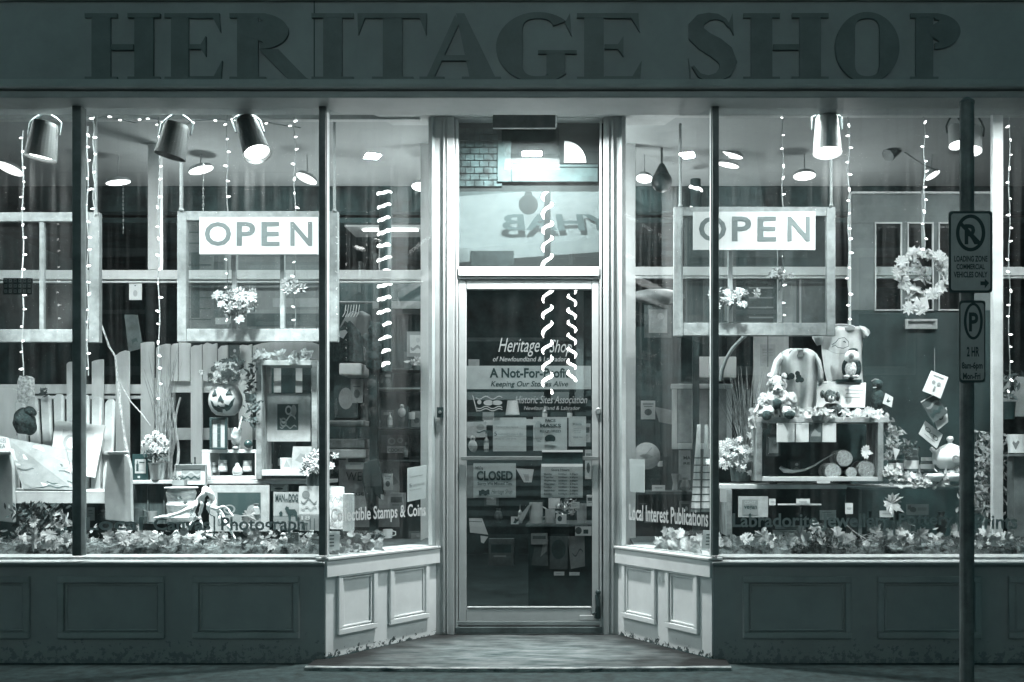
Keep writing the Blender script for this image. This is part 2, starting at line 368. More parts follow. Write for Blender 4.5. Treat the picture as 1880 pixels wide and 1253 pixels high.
# front panels with raised mouldings
def panel(mb, q, w, h, fr=.028, d=.016):
    for a, b, c, e in ((0,0,w,fr),(0,h-fr,w,h),(0,fr,fr,h-fr),(w-fr,fr,w,h-fr)):
        mb.prism([q(a,b,0),q(c,b,0),q(c,e,0),q(a,e,0)], q(0,0,d)-q(0,0,0))
    f2 = fr+.004
    for a, b, c, e in ((f2,f2,w-f2,f2+.012),(f2,h-f2-.012,w-f2,h-f2),(f2,f2+.012,f2+.012,h-f2-.012),(w-f2-.012,f2+.012,w-f2,h-f2-.012)):
        mb.prism([q(a,b,0),q(c,b,0),q(c,e,0),q(a,e,0)], q(0,0,d*.5)-q(0,0,0))
for a, b in ((355,551),(108,304),(-140,57),(1363,1562),(1610,1800),(1850,2040)):
    p0 = P(a, 1172, 0); p1 = P(b, 1058, 0); mb = MB()
    panel(mb, lambda u, v, d, p0=p0: Vector((p0.x+u, -d-.0005, p0.z+v)), p1.x-p0.x, p1.z-p0.z, .034, .022)
    mb.build('panel_moulding', paint, t, bevel=.005)
mb = MB(); zz = CZ-(1038-841)/341.7
mb.box(-5.2, SX[0][0]-.012, -.022, -.001, zz, SILL-.05); mb.box(SX[1][0]+.012, 5.2, -.022, -.001, zz, SILL-.05)
mb.build('sill_apron', paint, t, bevel=.003)
mb = MB()
for a, b in ((-5.2, SX[0][0]), (SX[1][0], 5.2)):
    for y_, z_ in ((.046, SILL), (.020, SILL-.028)):
        mb.prism([(a,y_,z_-.022),(a,y_,z_-.014),(a,y_+.013,z_),(a,y_+.025,z_),(a,y_+.025,z_-.022)], (b-a,0,0))
mb.build('sill', M('sill_lip', .42, .5, .15, 7), t)
mb = MB()
for a, b in ((-5.2, SX[0][0]), (SX[1][0], 5.2)): mb.box(a, b, -.034, .008, SILL-.049, SILL-.034); mb.box(a, b, .019, .09, SILL-.07, SILL-.051)
mb.build('sill_base', paint, t, bevel=.003)
# splay bases
for sd in (0, 1):
    x0, x1 = SX[sd]; L = math.hypot(x1-x0, SY)
    mb = MB(); mb.prism([SPt(sd,0,.002), SPt(sd,1,.002), SPt(sd,1,SILL-.05), SPt(sd,0,SILL-.05)], SPt(sd,0,0,-.05)-SPt(sd,0,0))
    mb.build('splay_base', cream, t)
    mb = MB(); h0, h1 = SILL-.118, SILL-.03
    mb.prism([SPt(sd,-.012,h0,.0005), SPt(sd,1.0,h0,.0005), SPt(sd,1.0,h1,.0005), SPt(sd,-.012,h1,.0005)], SPt(sd,0,0,.022)-SPt(sd,0,0))
    mb.build('splay_sill_board', cream, t, bevel=.003)
    mb = MB(); mb.prism([SPt(sd,-.01,SILL-.028,-.07), SPt(sd,1.0,SILL-.028,-.07), SPt(sd,1.0,SILL-.028,.03), SPt(sd,-.01,SILL-.028,.03)], (0,0,.014))
    mb.build('splay_sill', white, t, bevel=.003)
    for (pa, pb_, ta, tb) in ([(618,690,1053,1172),(713,785,1040,1162)] if sd == 0 else [(1145,1206,1040,1160),(1225,1284,1055,1173)]):
        a = SPpx(sd, pa, tb); b = SPpx(sd, pb_, tb); 
        z0 = .115; z1 = .115+.345; w_ = math.hypot(b.x-a.x, b.y-a.y); dr = Vector((b.x-a.x, b.y-a.y, 0)).normalized()
        nn = SPt(sd,0,0,1)-SPt(sd,0,0); mb = MB()
        panel(mb, lambda u, v, d, a=a, dr=dr, nn=nn: Vector((a.x, a.y, z0))+dr*u+Vector((0,0,v))+nn*(d+.0005), w_, z1-z0, .032, .018)
        mb.build('splay_panel', cream, t, bevel=.004)
# fascia, cornice, soffit
mb = MB(); mb.box(-6, 6, -.12, -.06, 3.06, 4.3); mb.build('fascia_board', fasciam, t)
mb = MB()
for x_ in (PX(577,-.12),): mb.box(x_-.0025, x_+.0025, -.1215, -.12, 3.06, 4.3)
mb.build('board_joint', black, t)
mb = MB(); mb.box(-6, 6, -.15, .12, 2.962, 3.0); mb.box(-6, 6, -.19, -.10, 3.003, 3.02); mb.box(-6, 6, -.16, -.12, 3.023, 3.058)
mb.box(-6, 6, -.14, -.122, 3.475, 3.50); mb.box(-6, 6, -.1, .12, 3.003, 3.2); mb.build('cornice', paint, t, bevel=.006)
mb = MB(); mb.prism([(SX[0][0]-.2, -.05, TOPZ+.005),(SX[1][0]+.2, -.05, TOPZ+.005),(SX[1][1]+.3, .9, TOPZ+.005),(SX[0][1]-.3, .9, TOPZ+.005)], (0,0,.03)); mb.build('soffit', lgrey, t)
mb = MB(); mb.box(-1.5, .8, .10, .135, 3.2, 3.34); mb.build('soffit_beam', lgrey, t)
# sign lettering: thick serif letters, each its own part
def letter(ch, px0, px1):
    y = -.1215; a = P(px0, 151, y); b = P(px1, 27, y); w_, h = b.x-a.x, b.z-a.z; mb = MB(); k = [0]
    def poly(pts):
        k[0] += 1; mb.prism([(a.x+u*w_, y, a.z+v*h) for u, v in pts], (0, -.014-.0006*k[0], 0))
    r = lambda u0, u1, v0, v1: poly([(u0,v0),(u1,v0),(u1,v1),(u0,v1)])
    s_ = .065
    def arc(cu, cv, ru, rv, a0, a1, wt=.3, n=26):
        o = []; i_ = []
        for j in range(n+1):
            g = math.radians(a0+(a1-a0)*j/n); tk = wt*abs(math.cos(g))+.06
            o.append((cu+ru*math.cos(g), cv+rv*math.sin(g))); i_.append((cu+(ru-tk)*math.cos(g), cv+(rv-.09)*math.sin(g)))
        poly(o+i_[::-1])
    def stroke(c, wd):
        L_ = []; R_ = []; n = len(c)
        for j in range(n):
            a_ = c[max(j-1,0)]; b_ = c[min(j+1,n-1)]; d0, d1 = (b_[0]-a_[0])*w_, (b_[1]-a_[1])*h; m_ = math.hypot(d0, d1); q = wd[j]*.5*w_
            L_.append((c[j][0]-d1/m_*q/w_, c[j][1]+d0/m_*q/h)); R_.append((c[j][0]+d1/m_*q/w_, c[j][1]-d0/m_*q/h))
        poly(L_+R_[::-1])
    def stem(u0, u1, e=.09): r(u0, u1, s_, 1-s_); r(u0-e, u1+e, 0, s_-.001); r(u0-e, u1+e, 1-s_+.001, 1)
    if ch == 'H': stem(.09, .34); stem(.66, .91); r(.35, .65, .46, .54)
    elif ch == 'I': stem(.3, .72, .26)
    elif ch == 'E':
        stem(.12, .42, .11); r(.44, .98, 0, .07); r(.44, .95, .93, 1); r(.43, .68, .47, .54)
        poly([(.86,.071),(.98,.071),(1.0,.30)]); poly([(.84,.929),(.95,.929),(.97,.72)]); poly([(.64,.461),(.72,.36),(.72,.66),(.64,.545)])
    elif ch == 'T':
        r(.37, .64, s_, .93); r(.22, .79, 0, s_-.001); r(.02, .98, .932, 1); poly([(.02,.931),(.12,.931),(.03,.68)]); poly([(.88,.931),(.98,.931),(.97,.68)])
    elif ch == 'A':
        poly([(.46,1),(.56,1),(.93,s_),(.62,s_)]); poly([(.45,.98),(.5,.86),(.2,s_),(.11,s_)]); r(.02, .32, 0, s_-.001); r(.53, 1, 0, s_-.001); r(.27, .62, .30, .38)
    elif ch == 'R':
        stem(.11, .36); arc(.38, .735, .34, .262, -90, 90, .5); poly([(.37,.47),(.60,.47),(.93,.05),(1.0,0),(.74,0)])
    elif ch == 'P': stem(.15, .45); arc(.48, .735, .44, .262, -90, 90, .5)
    elif ch == 'O': arc(.5, .5, .5, .52, -90, 90, .25); arc(.5, .5, .5, .52, 90.01, 270, .25)
    elif ch == 'S':
        c_ = [(.83,.80),(.74,.90),(.60,.955),(.44,.955),(.29,.91),(.20,.81),(.22,.69),(.36,.59),(.56,.50),(.72,.40),(.80,.27),(.74,.14),(.60,.06),(.42,.04),(.26,.09),(.14,.22)]
        stroke(c_, [.05,.07,.10,.14,.22,.30,.36,.36,.38,.38,.34,.26,.16,.11,.08,.05]); poly([(.80,.84),(.88,1),(.90,.68)]); poly([(.10,.16),(.09,0),(.05,.34)])
    elif ch == 'G':
        arc(.52, .5, .50, .52, 48, 312, .26, 34); r(.62, .84, .10, .40); r(.52, .98, .401, .455); poly([(.84,.86),(.9,1),(.92,.66)])
    o = mb.build('sign_letter', lettm, t)
    return o
for ch, a, b in (('H',158,296),('E',303,410),('R',420,574),('I',570,652),('T',655,787),('A',768,920),('G',908,1062),('E',1058,1178),('S',1258,1356),('H',1364,1520),('O',1532,1650),('P',1664,1770)):
    letter(ch, a, b)
# front window: frame, posts and glass
fw = thing('left_front_window', 'big shop window left of the door, dark upright posts, pumpkin and chair behind it', 'shop window', (-2.6, .03, SILL))
fr_ = thing('right_front_window', 'big shop window right of the door, crate, shirts and teapot behind it', 'shop window', (2.0, .03, SILL))
fw.name = 'shop_window'; fr_.name = 'shop_window.001'
darkp = M('dark_post_paint', .16, .45, .2)
def post(px0, px1, par, mt, y0=.0, y1=.05, z0=SILL, z1=2.99):
    mb = MB(); mb.box(PX(px0, y0), PX(px1, y0), y0, y1, z0, z1); return mb.build('post', mt, par, bevel=.004)
post(132, 149, fw, darkp, -.03, .03); post(585, 598, fw, darkp, -.02, .045)
mb = MB(); mb.box(PX(598.6,0), PX(601.5,0), -.012, .04, SILL, 2.99); mb.build('post_edge', lgrey, fw)
post(1308, 1320, fr_, darkp, -.02, .045); 
mb = MB(); mb.box(PX(1304.5,0), PX(1307.4,0), -.012, .04, SILL, 2.99); mb.build('post_edge', lgrey, fr_)
mb = MB(); mb.pb(1823, 1842, 196, 1002, .25, .04); mb.build('inner_post', lgrey, fr_, bevel=.003)
for par, a, b in ((fw, -5.1, PX(132,0)), (fw, PX(150,0), PX(585,0)), (fr_, PX(1320,0), 5.1)):
    mb = MB(); mb.box(a, b, .010, .015, SILL-.05, 3.1); mb.build('pane', glf, par)
for sd, nm in ((0, 'left'), (1, 'right')):
    tt = thing('angled_window', 'slanting shop window on the %s side of the doorway, white lettering low on it' % nm, 'shop window', SPt(sd, .5, SILL))
    mb = MB(); mb.prism([SPt(sd,.02,SILL-.01,.0), SPt(sd,.985,SILL-.01,.0), SPt(sd,.985,TOPZ,.0), SPt(sd,.02,TOPZ,.0)], SPt(sd,0,0,-.005)-SPt(sd,0,0)); mb.build('pane', gls, tt)
    mb = MB(); mb.prism([SPt(sd,.955,SILL-.01,-.006), SPt(sd,1.0,SILL-.01,-.006), SPt(sd,1.0,TOPZ,-.006), SPt(sd,.955,TOPZ,-.006)], SPt(sd,0,0,-.03)-SPt(sd,0,0)); mb.build('end_post', lgrey, tt)
    # lettering
    mb = MB()
    if sd == 0: A, B, Cc, s_ = SPpx(0,607,967,.003), SPpx(0,781,955,.003), SPpx(0,607,934,.003), 'Collectible Stamps & Coins'
    else: A, B, Cc, s_ = SPpx(1,1156,955,.003), SPpx(1,1301,970,.003), SPpx(1,1156,926,.003), 'Local Interest Publications'
    B.z = A.z; mb.text(s_, A, (B-A).normalized(), (0,0,1), (B-A).length, Cc.z-A.z, 0, .018); mb.build('lettering', white, tt, recalc=False)
# lettering low on the front panes
greyv = M('grey_vinyl', .55, .6, .1)
def glt(s_, px0, px1, py0, py1, par, mt=None):
    a = P(px0, py1, .009); b = P(px1, py0, .009); mb = MB(); mb.text(s_, a, (1,0,0), (0,0,1), b.x-a.x, b.z-a.z, 0, .02); mb.build('lettering', mt or greyv, par, recalc=False)
glt('Local', 158, 262, 950, 974, fw); glt('Canvas', 282, 386, 951, 974, fw); glt('|', 392, 395, 948, 982, fw)
glt('Photograph', 406, 560, 950, 982, fw)
glt('Labradorite Jewellery', 1345, 1635, 943, 976, fr_); glt('|', 1640, 1643, 943, 982, fr_); glt('Pottery', 1650, 1750, 943, 970, fr_)
glt('|', 1758, 1761, 943, 978, fr_); glt('Prints', 1790, 1868, 945, 972, fr_)
# partition behind the display: rail and posts (white)
pt = thing('display_partition', 'white timber partition rail and posts across the back of both displays', 'partition', (-.4, .95, .55))
def pbx(px0, px1, py0, py1, y=.95, dep=.05, mt=None, nm='rail', bevel=.004):
    mb = MB(); mb.pb(px0, px1, py0, py1, y, dep); return mb.build(nm, mt or M('rail_white', .78, .45, .06, 6, .05), pt, bevel=bevel)
pbx(-120, 775, 496, 513); pbx(-120, 775, 516, 519.5, .94, .03)
pbx(1166, 2050, 490, 506); pbx(1166, 2050, 508, 511.5, .94, .03)
pbx(271, 294, 150, 495.5, nm='post', y=.951); pbx(772, 792, 240, 1002, nm='post'); pbx(1146, 1167, 240, 1002, nm='post')
pbx(-200, 771, 196, 219.5, .36, .05, lgrey, 'beam'); pbx(1168, 2050, 190, 212, .36, .05, lgrey, 'beam')
# display platform
mb = MB()
mb.box(-5.1, -1.17, .5, 1.85, .1, SILL-.06); mb.prism([(-5.1,.09,SILL-.06),(-1.42,.09,SILL-.06),(-1.14,.50,SILL-.06),(-5.1,.50,SILL-.06)], (0,0,.02))
mb.prism([(SX[1][0]+.02,.09,SILL-.06),(5.1,.09,SILL-.06),(5.1,1.85,SILL-.06),(.3,1.85,SILL-.06),(.3,.70,SILL-.06)], (0,0,.02))
mb.prism([(-1.14,.5,SILL-.06),(-.99,.72,SILL-.06),(-.99,1.8,SILL-.06),(-1.14,1.8,SILL-.06)], (0,0,.02))
mb.build('platform', dgrey, pt)
# ------------------------------------------------------------------ doorway
dw = thing('door_surround', 'pale fluted door surround with a glazed transom above the door', 'door frame', (-.37, .78, .0))
def db(px0, px1, py0, py1, y, dep, nm, mt=doorp, par=None, bevel=.003):
    mb = MB(); mb.pb(px0, px1, py0, py1, y, dep); return mb.build(nm, mt, par or dw, bevel=bevel)
ZB = 1166
for a, b, y in ((795, 834, .74), (1108, 1138, .74)):
    db(a, b, 212, ZB, y, .08, 'casing')
for a, b in ((813,817),(820,822),(1116,1118),(1123,1127)): db(a, b, 216, ZB-3, .728, .011, 'bead')
for a, b in ((836,840.5),(1101,1105)): db(a, b, 219, 1160, .752, .06, 'jamb')
db(841, 1100.5, 490, 507, .745, .07, 'transom_bar', white); db(841, 1100.5, 508, 513, .752, .06, 'head')
db(794, 1140, 200, 217, .75, .06, 'header', lgrey)
mb = MB(); a = P(841, 489, .78); b = P(1100, 218, .78); mb.box(a.x, b.x, .780, .785, a.z, b.z); mb.build('transom_pane', gld, dw)
db(836, 1106, 1152, 1163, .735, .1, 'threshold', dgrey)
d = thing('shop_door', 'pale framed glass shop door with push bar, closed sign and opening hours', 'door', P(969, 1150, .77))
for a, b, c, e, y in ((842,855.5,514,1146,.760),(1087,1099.5,514,1146,.760),(856,1086.5,514,531.5,.7605),(856,1086.5,1118,1146,.7605)):
    db(a, b, c, e, y, .04, 'door_frame', doorp, d)
db(857, 1086, 1114.5, 1117.5, .758, .02, 'glazing_bead', lgrey, d)
db(839, 1103, 1141, 1148, .752, .007, 'door_sweep', metal, d)
mb = MB(); a = P(856, 1118, .78); b = P(1086, 532, .78); mb.box(a.x, b.x, .778, .783, a.z, b.z); mb.build('pane', gld, d)
db(846, 1099, 838, 845.5, .735, .018, 'push_bar', metal, d)
lt = db(995, 1070, 829, 857, .722, .012, 'letter_flap', black, d)
mb = MB(); mb.pb(995,1070,826.5,830.5,.717,.02); mb.pb(994,1070,852,857.5,.716,.02); mb.build('flap_edge', white, lt)
c = P(1099, 755, .758); mb = MB(); mb.lathe(c, [(.021,0),(.021,.006),(.015,.014),(.013,.015),(0.001,.0145)], 20, (0,-1,0)); mb.build('lock_cylinder', metal, d, smooth=False)
db(1064, 1090, 1130, 1139, .750, .006, 'kick_catch', lgrey, d)
mb = MB(); mb.tube([P(1097,1135,.745), P(1098,1112,.735), P(1096,1092,.745)], [.02,.016,.012], 8); mb.ball(P(1098,1088,.742), .017, 7); mb.bar(P(1088,1128,.72), P(1099,1123,.74), .007); mb.build('door_holder', black, d)
mb = MB(); mb.pb(802, 814, 748, 767, .722, .006); o = mb.build('strike_plate', black, dw)
mb = MB(); mb.lathe(P(808,757,.72), [(.010,0),(.010,.004),(.006,.005)], 14, (0,-1,0)); mb.build('keyhole', metal, dw)
# printing on the door glass
YG = .774
def dtext(s_, px0, px1, py0, py1, mt=white, sh=0, bo=.0, nm='lettering', y=YG):
    a = P(px0, py1, y); b = P(px1, py0, y); mb = MB(); mb.text(s_, a, (1,0,0), (0,0,1), b.x-a.x, b.z-a.z, sh, bo); mb.build(nm, mt, d, recalc=False)
vin = M('pale_vinyl', .24, .6, .1)
dtext('Heritage', 915, 991, 621, 655, vin, .35, .0); dtext('Shop', 1009, 1050, 624, 655, vin, .35, .0)
dtext('of Newfoundland & Labrador', 905, 1040, 655, 664, vin, .2)
mb = MB(); mb.pb(857, 1085, 672, 715, .7865, .002); mb.build('frosted_band', M('frosted_film', .50, .7, .1), d)
dtext('A Not-For-Profit', 899, 1045, 676, 694, ink, 0, .03, y=.7858); dtext('Keeping Our Stories Alive', 901, 1043, 700, 713, ink, .25, .012, y=.7858)
dtext('Historic Sites Association', 946, 1078, 727, 741, vin, .3); dtext('Newfoundland & Labrador', 962, 1065, 746, 753, vin, .2)
def emblem(x0, x1, y0, y1, y, mt, par):
    mb = MB(); q = lambda u, v: P(x0+(x1-x0)*u, y0+(y1-y0)*v, y)
    mb.add([q(.0,.0),(q(.03,0)),(q(.17,1)),(q(.13,1))], [(0,1,2,3)])
    for base, am in ((.12,.09),(.72,.07),(.86,.07)):
        k = 20; A = [q(.12+.85*j/k, base+am*math.sin(12.5*j/k)) for j in range(k+1)]; B = [q(.12+.85*j/k, base+.06+am*math.sin(12.5*j/k)) for j in range(k+1)]
        mb.add(A+B, [(j,j+1,j+k+2,j+k+1) for j in range(k)])
    for cu, cv, ru, rv in ((.23,.42,.07,.14),(.52,.46,.16,.17),(.80,.46,.17,.15)):
        mb.add([q(cu+ru*math.cos(j*.4), cv+rv*math.sin(j*.4)) for j in range(16)], [tuple(range(16))])
    mb.build('emblem', mt, par, recalc=False)
emblem(867, 924, 726, 756, YG, vin, d)
# papers stuck on the door glass
doorpaper = M('door_paper', .60, .7, .1, 14)
YC = .790
card('notice', 'blank-looking typed notice taped to the door glass left of the masks poster', 'notice', rpx(905,966,767,829,YC), doorpaper,
     [('t','Temporary hours',.08,.75,.25,.31,inkg),('t','5',.04,.12,.42,.54,ink),('t','customers max in the',.16,.9,.45,.52,inkg),('t','shop at one time',.08,.7,.6,.66,inkg)])
card('masks_poster', 'poster reading face masks required on the door glass', 'poster', rpx(979,1041,766,828,YC), doorpaper,
     [('o',.16,.42,.14,.3,inkl),('t','FACE',.36,.66,.06,.15,ink,0,.02),('t','MASKS',.2,.82,.2,.31,ink,0,.03),('t','REQUIRED',.2,.82,.38,.47,ink,0,.03),('o',.5,.64,.16,.12,ink),('o',.5,.78,.18,.06,white)])
card('please_notice', 'narrow printed notice headed please, beside the masks poster', 'notice', rpx(1044,1076,765,820,YC), doorpaper,
     [('t','PLEASE',.25,.75,.23,.29,ink),('t','wait for a',.3,.7,.38,.42,inkg),('t','member of',.3,.7,.45,.49,inkg),('t','our staff',.32,.68,.52,.56,inkg),('t','THANK YOU',.22,.78,.67,.71,ink)])
card('closed_sign', 'grey closed sign hanging on the lower left of the door glass', 'sign', rpx(869,947,851,914,YC), doorpaper,
     [('t',"We're",.05,.23,.08,.2,ink,.2,.01),('t','CLOSED',.08,.93,.22,.50,ink,0,.035),('t','Sorry We Missed You',.10,.91,.54,.66,ink,0,.02),('w',.13,.38,.78,.02,2,.1,ink),('w',.13,.38,.88,.02,2,.04,ink),('t','Heritage Shop',.43,.92,.76,.92,ink,.3)])
rows = [('Monday','10:00am - 5:30pm'),('Tuesday','10:00am - 5:30pm'),('Wednesday','10:00am - 5:30pm'),('Thursday','10:00am - 5:30pm'),('Friday','10:00am - 5:30pm'),('Saturday','10:00am - 5:30pm'),('Sunday','12:00pm - 5:00pm')]
pr = [('t','Store Hours',.25,.68,.05,.13,ink,0,.015)]
for i, (a, b) in enumerate(rows): pr += [('t',a,.07,.07+.033*len(a),.20+.108*i,.27+.108*i,ink,0,.02),('t',b,.42,.88,.20+.108*i,.27+.108*i,ink,0,.02)]
card('opening_hours_sign', 'store hours sign under the letter flap of the door', 'sign', rpx(993,1070,858,914,YC), doorpaper, pr)
mb = MB(); mb.box(-.905, .165, .862, .885, 2.165, 3.29); struct(mb.build('added_transom_panel', M('dark_backing', .01, .9, .2, 4, tint=(.014,.019,.019,1))))  # added dark panel, keeps the lit ceiling out of the transom
t = thing('mirrored_window_stand_in', 'stand-in for a mirrored window frame and glowing pane behind the transom', 'window frame', P(1008, 335, .84))  # added behind the glass in place of the reflected building, glow and brick included
mb = MB(); mb.pb(913, 938, 258, 334, .835, .02); mb.pb(938.5, 1098, 308, 334, .835, .02); mb.pb(938.5, 1098, 302, 307, .83, .02); mb.build('frame', M('mirrored_frame_paint', .02, .7, .3, 9), t, bevel=.003)  # frame of the added window stand-in
mb = MB(); mb.pb(939, 1098, 240, 301, .85, .008); mb.build('mirrored_dark_pane', MATS['dark_backing'], t)
mb = MB(); c0 = (1036, 299); mb.pp([c0]+[(1036+40*math.sin(1.57*j/12), 299-40*math.cos(1.57*j/12)) for j in range(13)], .84, .006); mb.build('lit_pane', M('mirrored_fan_glow', .8, .5, 0, emit=.75), t)  # glowing pane of the added window stand-in
mb = MB()
for r_ in range(9):
    for q_ in range(5): x_ = 838+q_*17-(8 if r_ % 2 else 0); mb.pb(max(x_, 837), x_+15.5, 236+r_*12, 246+r_*12, .848, .01)
mb.build('mirrored_brick_patch', M('mirrored_brick', .03, .9, .5, 12), t)
# lamp box on the doorway soffit
t = thing('doorway_lamp', 'boxy ceiling lamp housing fixed to the doorway soffit above the transom', 'lamp', P(962, 190, .4))
mb = MB(); a = P(905, 236, .36); b = P(1020, 190, .36)
mb.box(a.x, b.x, .35, .359, a.z, a.z+.05)
for q in ((a.x,b.x,.36,.375,a.z),(a.x,b.x,.605,.62,3.075),(a.x,a.x+.015,.3755,.6045,3.055),(b.x-.015,b.x,.3755,.6045,3.055)): mb.box(q[0], q[1], q[2], q[3], q[4], TOPZ)
mb.build('housing', mgrey, t)
mb = MB(); mb.box(a.x+.016, b.x-.016, .376, .604, 3.07, 3.08); mb.build('reflector', mgrey, t)
# ------------------------------------------------------------------ opposite side of the street (mirrored in the glass)
YO = -10.25; SO = F/(D+2*SY+.06-YO)       # its picture in the transom glass
def Q(px, py, dy=0): s = F/(D+2*.78-(YO+dy)); return Vector(((px-VX)/s, YO+dy, CZ-(py-VY)/s))
ob = thing('opposite_shop', 'clapboard and brick shop across the street, mirrored in the transom glass', 'building', (-1, YO, -.08))
brk = M('far_brick', .20, .8, .5, 4, .2, stretch=(3, 1, 12))
mb = MB(); mb.box(-12, 9, YO-.3, YO-.02, 5.6, 9); mb.build('brick_wall', brk, ob)
mb = MB()
for i in range(34): z = -.08+i*.17; mb.add([(-12,YO-.02,z+.168),(9,YO-.02,z+.168),(9,YO+.03,z),(-12,YO+.03,z),(9,YO-.02,z),(-12,YO-.02,z)], [(0,1,2,3),(3,2,4,5)])
mb.box(-12, 9, YO-.3, YO-.03, -.08, 5.6); mb.build('clapboard', M('far_clapboard', .10, .7, .15, 2), ob)
def farwin(x0, x1, z0, z1, par, lit=None):
    mb = MB(); f = .13
    mb.box(x0-f, x0, YO-.0, YO+.10, z0-f, z1+f); mb.box(x1, x1+f, YO, YO+.10, z0-f, z1+f); mb.box(x0, x1, YO, YO+.10, z0-f, z0); mb.box(x0, x1, YO, YO+.10, z1, z1+f); mb.box(x0, x1, YO+.03, YO+.08, (z0+z1)/2-.03, (z0+z1)/2+.03)
    o = mb.build('window', white, par); mb = MB(); mb.box(x0, x1, YO+.028, YO+.034, z0, z1); mb.build('window_glass', lit or blackgl, o)
for x in (-7.6, -5.6, -4.6, 1.2, 2.3, 4.2): farwin(x, x+.75, 2.5, 4.2, ob)
farwin(-3.3, -.2, 2.2, 4.0, ob)
a = Q(935, 310, .1); b = Q(1190, 215, .1)
farwin(a.x, b.x, a.z, b.z, ob)
mb = MB(); a = Q(1036, 299, .1); k = 14; rx, rz = .40, .42
mb.prism([(a.x, YO+.05, a.z)]+[(a.x+rx*math.sin(1.57*j/k), YO+.05, a.z+rz*math.cos(1.57*j/k)) for j in range(k+1)], (0,.03,0))
mb.build('lit_pane', M('lit_fan_pane', .8, .5, 0, emit=13.), ob)
aw = MB(); a = Q(830, 445, 1.0); tp = Q(830, 350, .1)
aw.prism([(-3.4, YO+.05, tp.z-.17), (2.6, YO+.05, tp.z+.25), (2.6, YO+.85, a.z+.25), (-3.4, YO+.85, a.z-.17)], (0, .01, -.03))
aw.prism([(-3.4, YO+.86, a.z-.17), (2.6, YO+.86, a.z+.25), (2.6, YO+.86, a.z+.05), (-3.4, YO+.86, a.z-.40)], (0,.02,0)); aw.build('awning', M('far_awning', .75, .6, .25, 1.2), ob)
mb = MB(); mb.box(-1.9, -1.2, YO+.885, YO+.90, a.z-.42, a.z-.12); mb.build('hanging_board', dgrey, ob); mb = MB(); O_ = Vector((1.5, YO+.62, a.z+.18)); up = Vector((0, -.8, tp.z-a.z)).normalized()
mb.text('1943 YHAB', Vector((1.9, YO+.83, a.z+.22)), (-1,0,0), up, 3.3, .42, .1, .03); mb.build('awning_lettering', ink, ob, recalc=False)
# ================================================================== LAMPS AND STRINGS OF THE DISPLAY
def can(label, px, py, fx, fy, y, r=.082, mt=None, tilt_y=0., glow=True):
    a = P(px, py, y); b = P(fx, fy, y+tilt_y*.1); ax = (b-a); L = ax.length; ax.normalize()
    t = thing('track_spotlight', label, 'spotlight', P(px, 200, y), 'track spotlights over the displays')
    mb = MB(); mb.lathe(a, [(.0,-.004),(r*.72,0),(r*.80,.02),(r,L-.01),(r*1.02,L),(r*.96,L-.006),(r*.9,L-.03),(0,L-.031)], 28, ax); mb.build('housing', mt or M('can_metal', .03, .95, 0, spec=.05, tint=(.11,.12,.12,1)), t, smooth=False)
    if glow: mb = MB(); mb.lathe(b-ax*.024, [(0,0),(r*.9,.001),(r*.9,.004),(0,.006)], 24, ax); mb.build('lamp_face', facem, t)
    mb = MB(); top = P(px, 206, y); q = a+ax*L*.35; sd = Vector((r*1.05, 0, 0))
    mb.tube([top, a.lerp(top,.4)-sd*.7, a-sd, q-sd], .006, 6); mb.tube([top, a.lerp(top,.4)+sd*.7, a+sd, q+sd], .006, 6); mb.build('yoke', dgrey, t)
    mb = MB(); mb.box(top.x-.024, top.x+.024, y-.03, y+.03, top.z-.005, 3.2); mb.build('mount', dgrey, t)
canw = M('can_white', .62, .4, .05)
can('track spotlight left of the dark window post, lit thin disc below', 84, 226, 74, 292, .15)
can('dark track spotlight turned away, second from the left', 326, 228, 312, 288, .15, .082, glow=False)
can('bright track spotlight above the left open sign', 452, 222, 473, 284, .15, .074, tilt_y=-.7)
can('bright white track spotlight above the right open sign', 1518, 216, 1519, 282, .15, .078, canw, -.35)
can('small bright track spotlight behind the street sign pole', 1752, 232, 1757, 268, .6, .05, canw, -.3)
can('bright track spotlight just right of the street sign pole', 1790, 236, 1786, 278, .5, .055, canw, -.3)
def disc(label, px, py, rx, ry, rot, y=1.95):
    s = Sx(y); c = P(px, py, y); r = rx/s; k = max(-.98, min(.98, ry/rx)); th = math.acos(k)
    be = math.asin(abs(k))-math.atan2(c.z-CZ, D+y); n = Vector((0, -math.sin(be), -math.cos(be)))
    n = Matrix.Rotation(-math.radians(rot), 3, 'Y') @ n
    t = thing('ceiling_spotlight', label, 'ceiling light', c, 'small ceiling spotlights')
    mb = MB(); mb.lathe(c, [(0,0),(r,.0),(r,.004),(0,.0045)], 28, n); mb.build('lamp_face', discm, t)
    mb = MB(); mb.lathe(c-n*.022, [(0,0),(r*.9,.0),(r*1.03,.019),(r*1.03,.025),(r,.021),(0,.0211)], 28, n); mb.bar(c-n*.02, Vector((c.x, c.y+.01, 3.30)), .004, n=6); mb.build('housing', ceilm, t)
for i, (a, b, c, e, r, lb) in enumerate([(18,310,23,12,-14,'large lit ceiling spot at the far left edge of the window'),(217,335,21,4,10,'thin lit ceiling spot right of the dark post'),
    (369,312,22,5,18,'thin lit ceiling spot under the dark track light'),(563,328,19,9,-18,'lit ceiling spot beside the right post of the left window'),
    (773,343,17,8,0,'lit ceiling spot by the left white partition post'),(1341,285,23,4,-14,'upper of two thin lit ceiling spots right of the corner post'),
    (1337,303,20,4,-12,'lower of two thin lit ceiling spots right of the corner post'),(1477,323,20,8,0,'oval lit ceiling spot below the right track light'),
    (1183,328,15,8,-5,'lit ceiling spot beside the right white partition post'),(1712,322,14,7,25,'small lit ceiling spot above the old door')]):
    disc(lb, a, b, c, e, r)
